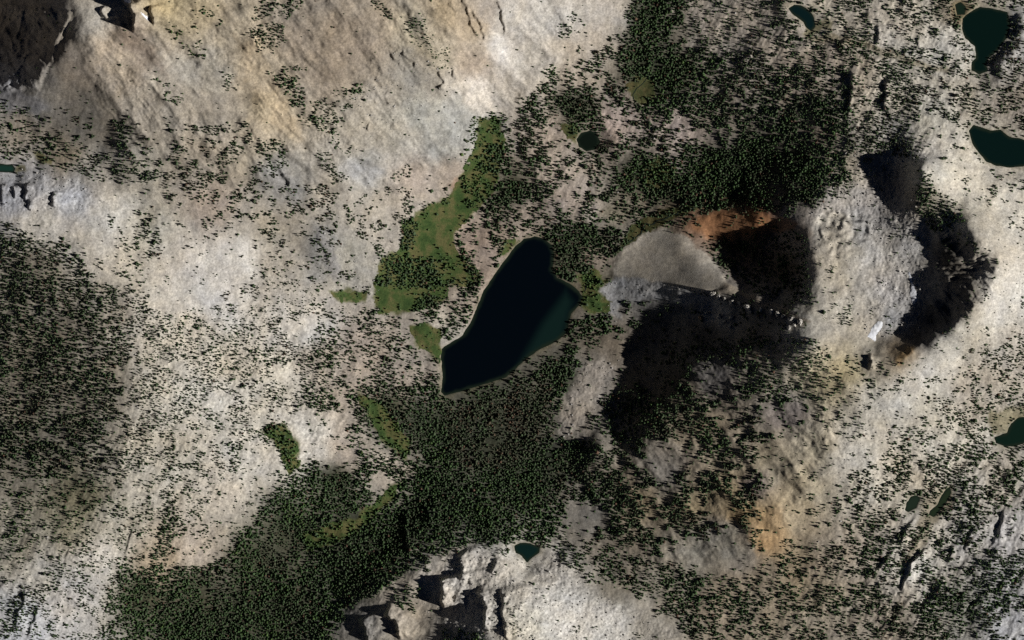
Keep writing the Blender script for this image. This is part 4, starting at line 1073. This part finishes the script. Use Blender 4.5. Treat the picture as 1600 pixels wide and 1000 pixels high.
# the woods go on beyond the edges of the picture
ext = [(TX, TY, size, tintv, kind, ~is_single)]
for fx, fy, m in ((-72 - TX, TY, TX < 264), (3264 - TX, TY, TX > 1336), (TX, -72 - TY, TY < 264), (TX, 2064 - TY, TY > 736),
                  (-72 - TX, -72 - TY, (TX < 264) & (TY < 264)), (3264 - TX, -72 - TY, (TX > 1336) & (TY < 264)), (-72 - TX, 2064 - TY, (TX < 264) & (TY > 736)), (3264 - TX, 2064 - TY, (TX > 1336) & (TY > 736))):
    ext.append((fx[m], fy[m], size[m], tintv[m], kind[m], np.ones(int(m.sum()), bool)))
EX, EY, ES, ET, EK, EM = (np.concatenate([e[q] for e in ext]) for q in range(6))
for lv, poly in LAKES.values():
    EM &= poly_sdf(poly, EX, EY) < -1.5
scatter('conifer_forest', VAR, EM, 'dark conifers covering the valleys and dotting the pale slopes', 'forest', EX, EY, ground(EX, EY), ES, ET, EK)


# ------------------------------------------------------------------ loose rock
def stone_material():
    m = mat('weathered_stone', (.4, .38, .35), .95, .1)
    t, N, L, b = nodes(m)
    oi = N.new('ShaderNodeObjectInfo')
    c = ramp(t, oi.outputs['Random'], [(0, (.28, .265, .245)), (.5, (.40, .38, .35)), (1, (.52, .50, .47))])
    n = ramp(t, noise_node(t, .6, 4), [(.3, .75), (.7, 1.2)])
    L.new(mixrgb(t, 'MULTIPLY', 1, c, n), b.inputs['Base Color'])
    return m


M_STONE = stone_material()


def rock_mesh(name, seed, sx, sy, sz, jag=.28, sub=2, sink=.3):
    import bmesh
    bm = bmesh.new(); bmesh.ops.create_icosphere(bm, subdivisions=sub, radius=1)
    r = random.Random(seed)
    planes = []
    for q in range(9):
        a = r.random() * 6.28; zz = r.uniform(-.5, .9); c = math.sqrt(max(0, 1 - zz * zz))
        planes.append((math.cos(a) * c, math.sin(a) * c, zz, r.uniform(.55, .9)))
    for v in bm.verts:
        for (a, b_, c, d) in planes:
            t_ = v.co.x * a + v.co.y * b_ + v.co.z * c
            if t_ > d:
                v.co.x -= a * (t_ - d); v.co.y -= b_ * (t_ - d); v.co.z -= c * (t_ - d)
        f = 1 + r.uniform(-jag, jag) * .4
        v.co.x *= sx * f; v.co.y *= sy * f; v.co.z = (v.co.z + 1 - sink) * sz * (1 + r.uniform(-jag, jag) * .3)
    me = bpy.data.meshes.new(name); bm.to_mesh(me); bm.free(); me.materials.append(M_STONE)
    return me


ROCKS = [rock_mesh('boulder', 60 + q, 1.0, random.uniform(.7, 1.1), random.uniform(.6, .95), sub=1) for q in range(4)]
bx = rng.uniform(-30, 1630, 60000); by = rng.uniform(-30, 1030, 60000)
pt = sample(talus, bx, by) * .62 + np.clip(sample(granite, bx, by), 0, 1) * .05
ok = rng.random(60000) < pt
for lv, poly in LAKES.values():
    ok &= poly_sdf(poly, bx, by) < -1.0
for poly, _ in SNOW:
    ok &= poly_sdf(poly, bx, by) < -1.0
bx, by = bx[ok], by[ok]; nb = len(bx)
bs = np.clip(np.exp(rng.normal(.1, .45, nb)), .5, 3.2)
print('boulders', nb)
BMARKS = [('on the white slope of the southern peak', (820, 880, 1040, 1000)), ('on the rock glacier inside the cirque', (1300, 330, 1430, 520)), ('on the talus north of the triangular shadow', (1300, 200, 1440, 255)), ('on the grey talus knob', (495, 355, 590, 455)), ('on the rubble strip south of the lake', (870, 565, 965, 690)), ('on the grey left edge cliff', (0, 270, 180, 330))]
single_b = np.zeros(nb, bool)
for lab, (x0, y0, x1, y1) in BMARKS:
    c = np.where((bx > x0) & (bx < x1) & (by > y0) & (by < y1))[0]
    big = c[np.argsort(-bs[c])][:14]
    for q, (word, key) in enumerate((('westernmost', bx), ('easternmost', -bx), ('northernmost', by), ('southernmost', -by))):
        rest = big[~single_b[big]]
        k = rest[np.argmin(key[rest])]
        single_b[k] = True
        o = bpy.data.objects.new('boulder', ROCKS[q % 4]); COL.objects.link(o)
        sc = max(bs[k] * 1.3, 3.4)
        o.location = W(bx[k], by[k], -.2); o.scale = (sc, sc, sc); o.rotation_euler[2] = random.random() * 6.28
        tag(o, f'{word} big pale boulder {lab}', 'boulder', 'largest boulders ' + lab)
scatter('boulder_field', ROCKS, ~single_b, 'pale loose blocks strewn over the talus and the slabs', 'rubble', bx, by, ground(bx, by), bs, np.zeros(nb), rng.integers(0, 4, nb))

# pinnacles of the broken crest between the scree fan and the shaded bowl
PIN = [(1114,459,5.5,15),(1123,465,6,11),(1132,468,4,13),(1143,472,6,15),(1155,474,4,10),(1167,480,7,18),(1171,486,5,10),(1188,484,5,9),(1204,487,6,14),(1214,490,6,12),(1222,494,4,9),(1234,500,7,17),(1240,507,5,12),(1248,504,6,18),(1231,512,5,9),(1095,496,5,9),(1104,489,4,8),(1124,494,5,10),(1132,502,4,9),(1143,495,6,10),(1140,510,4,9)]
names = ['westernmost', 'second', 'third', 'fourth', 'fifth', 'sixth', 'seventh', 'eighth', 'ninth', 'tenth', 'eleventh', 'twelfth', 'thirteenth', 'fourteenth', 'fifteenth']
M_PALE = ground_material('pale_crag_stone', False, (.50, .475, .43), .7, 1.2)
M_RUST = ground_material('rusty_crag_stone', False, (.40, .27, .17), .7, 1.2)
up = sorted(PIN[:15]); low = sorted(PIN[15:])
for row, lst, phrase in ((0, up, 'pale rock pinnacle from the west on the upper broken crest'), (1, low, 'pale rock pinnacle from the west in the lower row below the crest')):
    for q, (x, y, r, h) in enumerate(lst):
        me = rock_mesh('rock_pinnacle', 100 + q + row * 40, r * 1.45, r * 1.15, h * .9, .5, 3, .45)
        me.materials.clear(); me.materials.append(M_RUST if (row == 1 and q == 0) else M_PALE)
        o = bpy.data.objects.new('rock_pinnacle', me); COL.objects.link(o)
        o.location = W(x, y, -2.0); o.rotation_euler[2] = random.random() * 6.28
        tag(o, (names[q] + ' ' + phrase) if not (row == 1 and q == 0) else 'rust coloured rock pinnacle, westernmost in the lower row below the crest', 'rock', 'pinnacles of the broken crest')

# creeks


def creek(line, width, label):
    pts = []
    for (ax, ay), (bx_, by_) in zip(line[:-1], line[1:]):
        n = max(2, int(math.hypot(bx_ - ax, by_ - ay) / 1.5))
        pts += [(ax + (bx_ - ax) * t / n, ay + (by_ - ay) * t / n) for t in range(n)]
    pts.append(line[-1])
    P = np.array(pts); P = P + np.stack([fbm(P[:, 0], P[:, 1], 9, 2, 81), fbm(P[:, 0], P[:, 1], 9, 2, 82)], 1) * 4
    T = np.gradient(P, axis=0); T /= np.linalg.norm(T, axis=1)[:, None]; Nn = np.stack([-T[:, 1], T[:, 0]], 1)
    wv = width / S / 2 * (1 + .4 * fbm(P[:, 0], P[:, 1], 5, 2, 83))[:, None]
    A, B = P + Nn * wv, P - Nn * wv
    V = []
    for a_, b_, p_ in zip(A, B, P):
        z = max(float(ground(*a_)), float(ground(*b_)), float(ground(*p_))) + .5
        V += [((a_[0] - 800) * S, (500 - a_[1]) * S, z), ((b_[0] - 800) * S, (500 - b_[1]) * S, z)]
    F = [(2 * i, 2 * i + 1, 2 * i + 3, 2 * i + 2) for i in range(len(P) - 1)]
    o = mesh_obj('creek', V, F, M_CREEK)
    tag(o, label, kind='structure')


M_CREEK = mat('creek_water', (.02, .028, .022), .2, .3)
creek([(1092,322),(1060,332),(1030,346),(1008,352),(1000,366),(982,378),(966,392),(958,402)], 2.6, 'narrow creek winding along the north edge of the scree fan')
creek([(1012,120),(1004,130),(992,140),(989,152),(994,166)], 2.2, 'narrow creek crossing the small olive forest meadow')
creek([(925,420),(920,440),(914,455)], 2.4, 'short creek running through the outlet meadow into the lake')
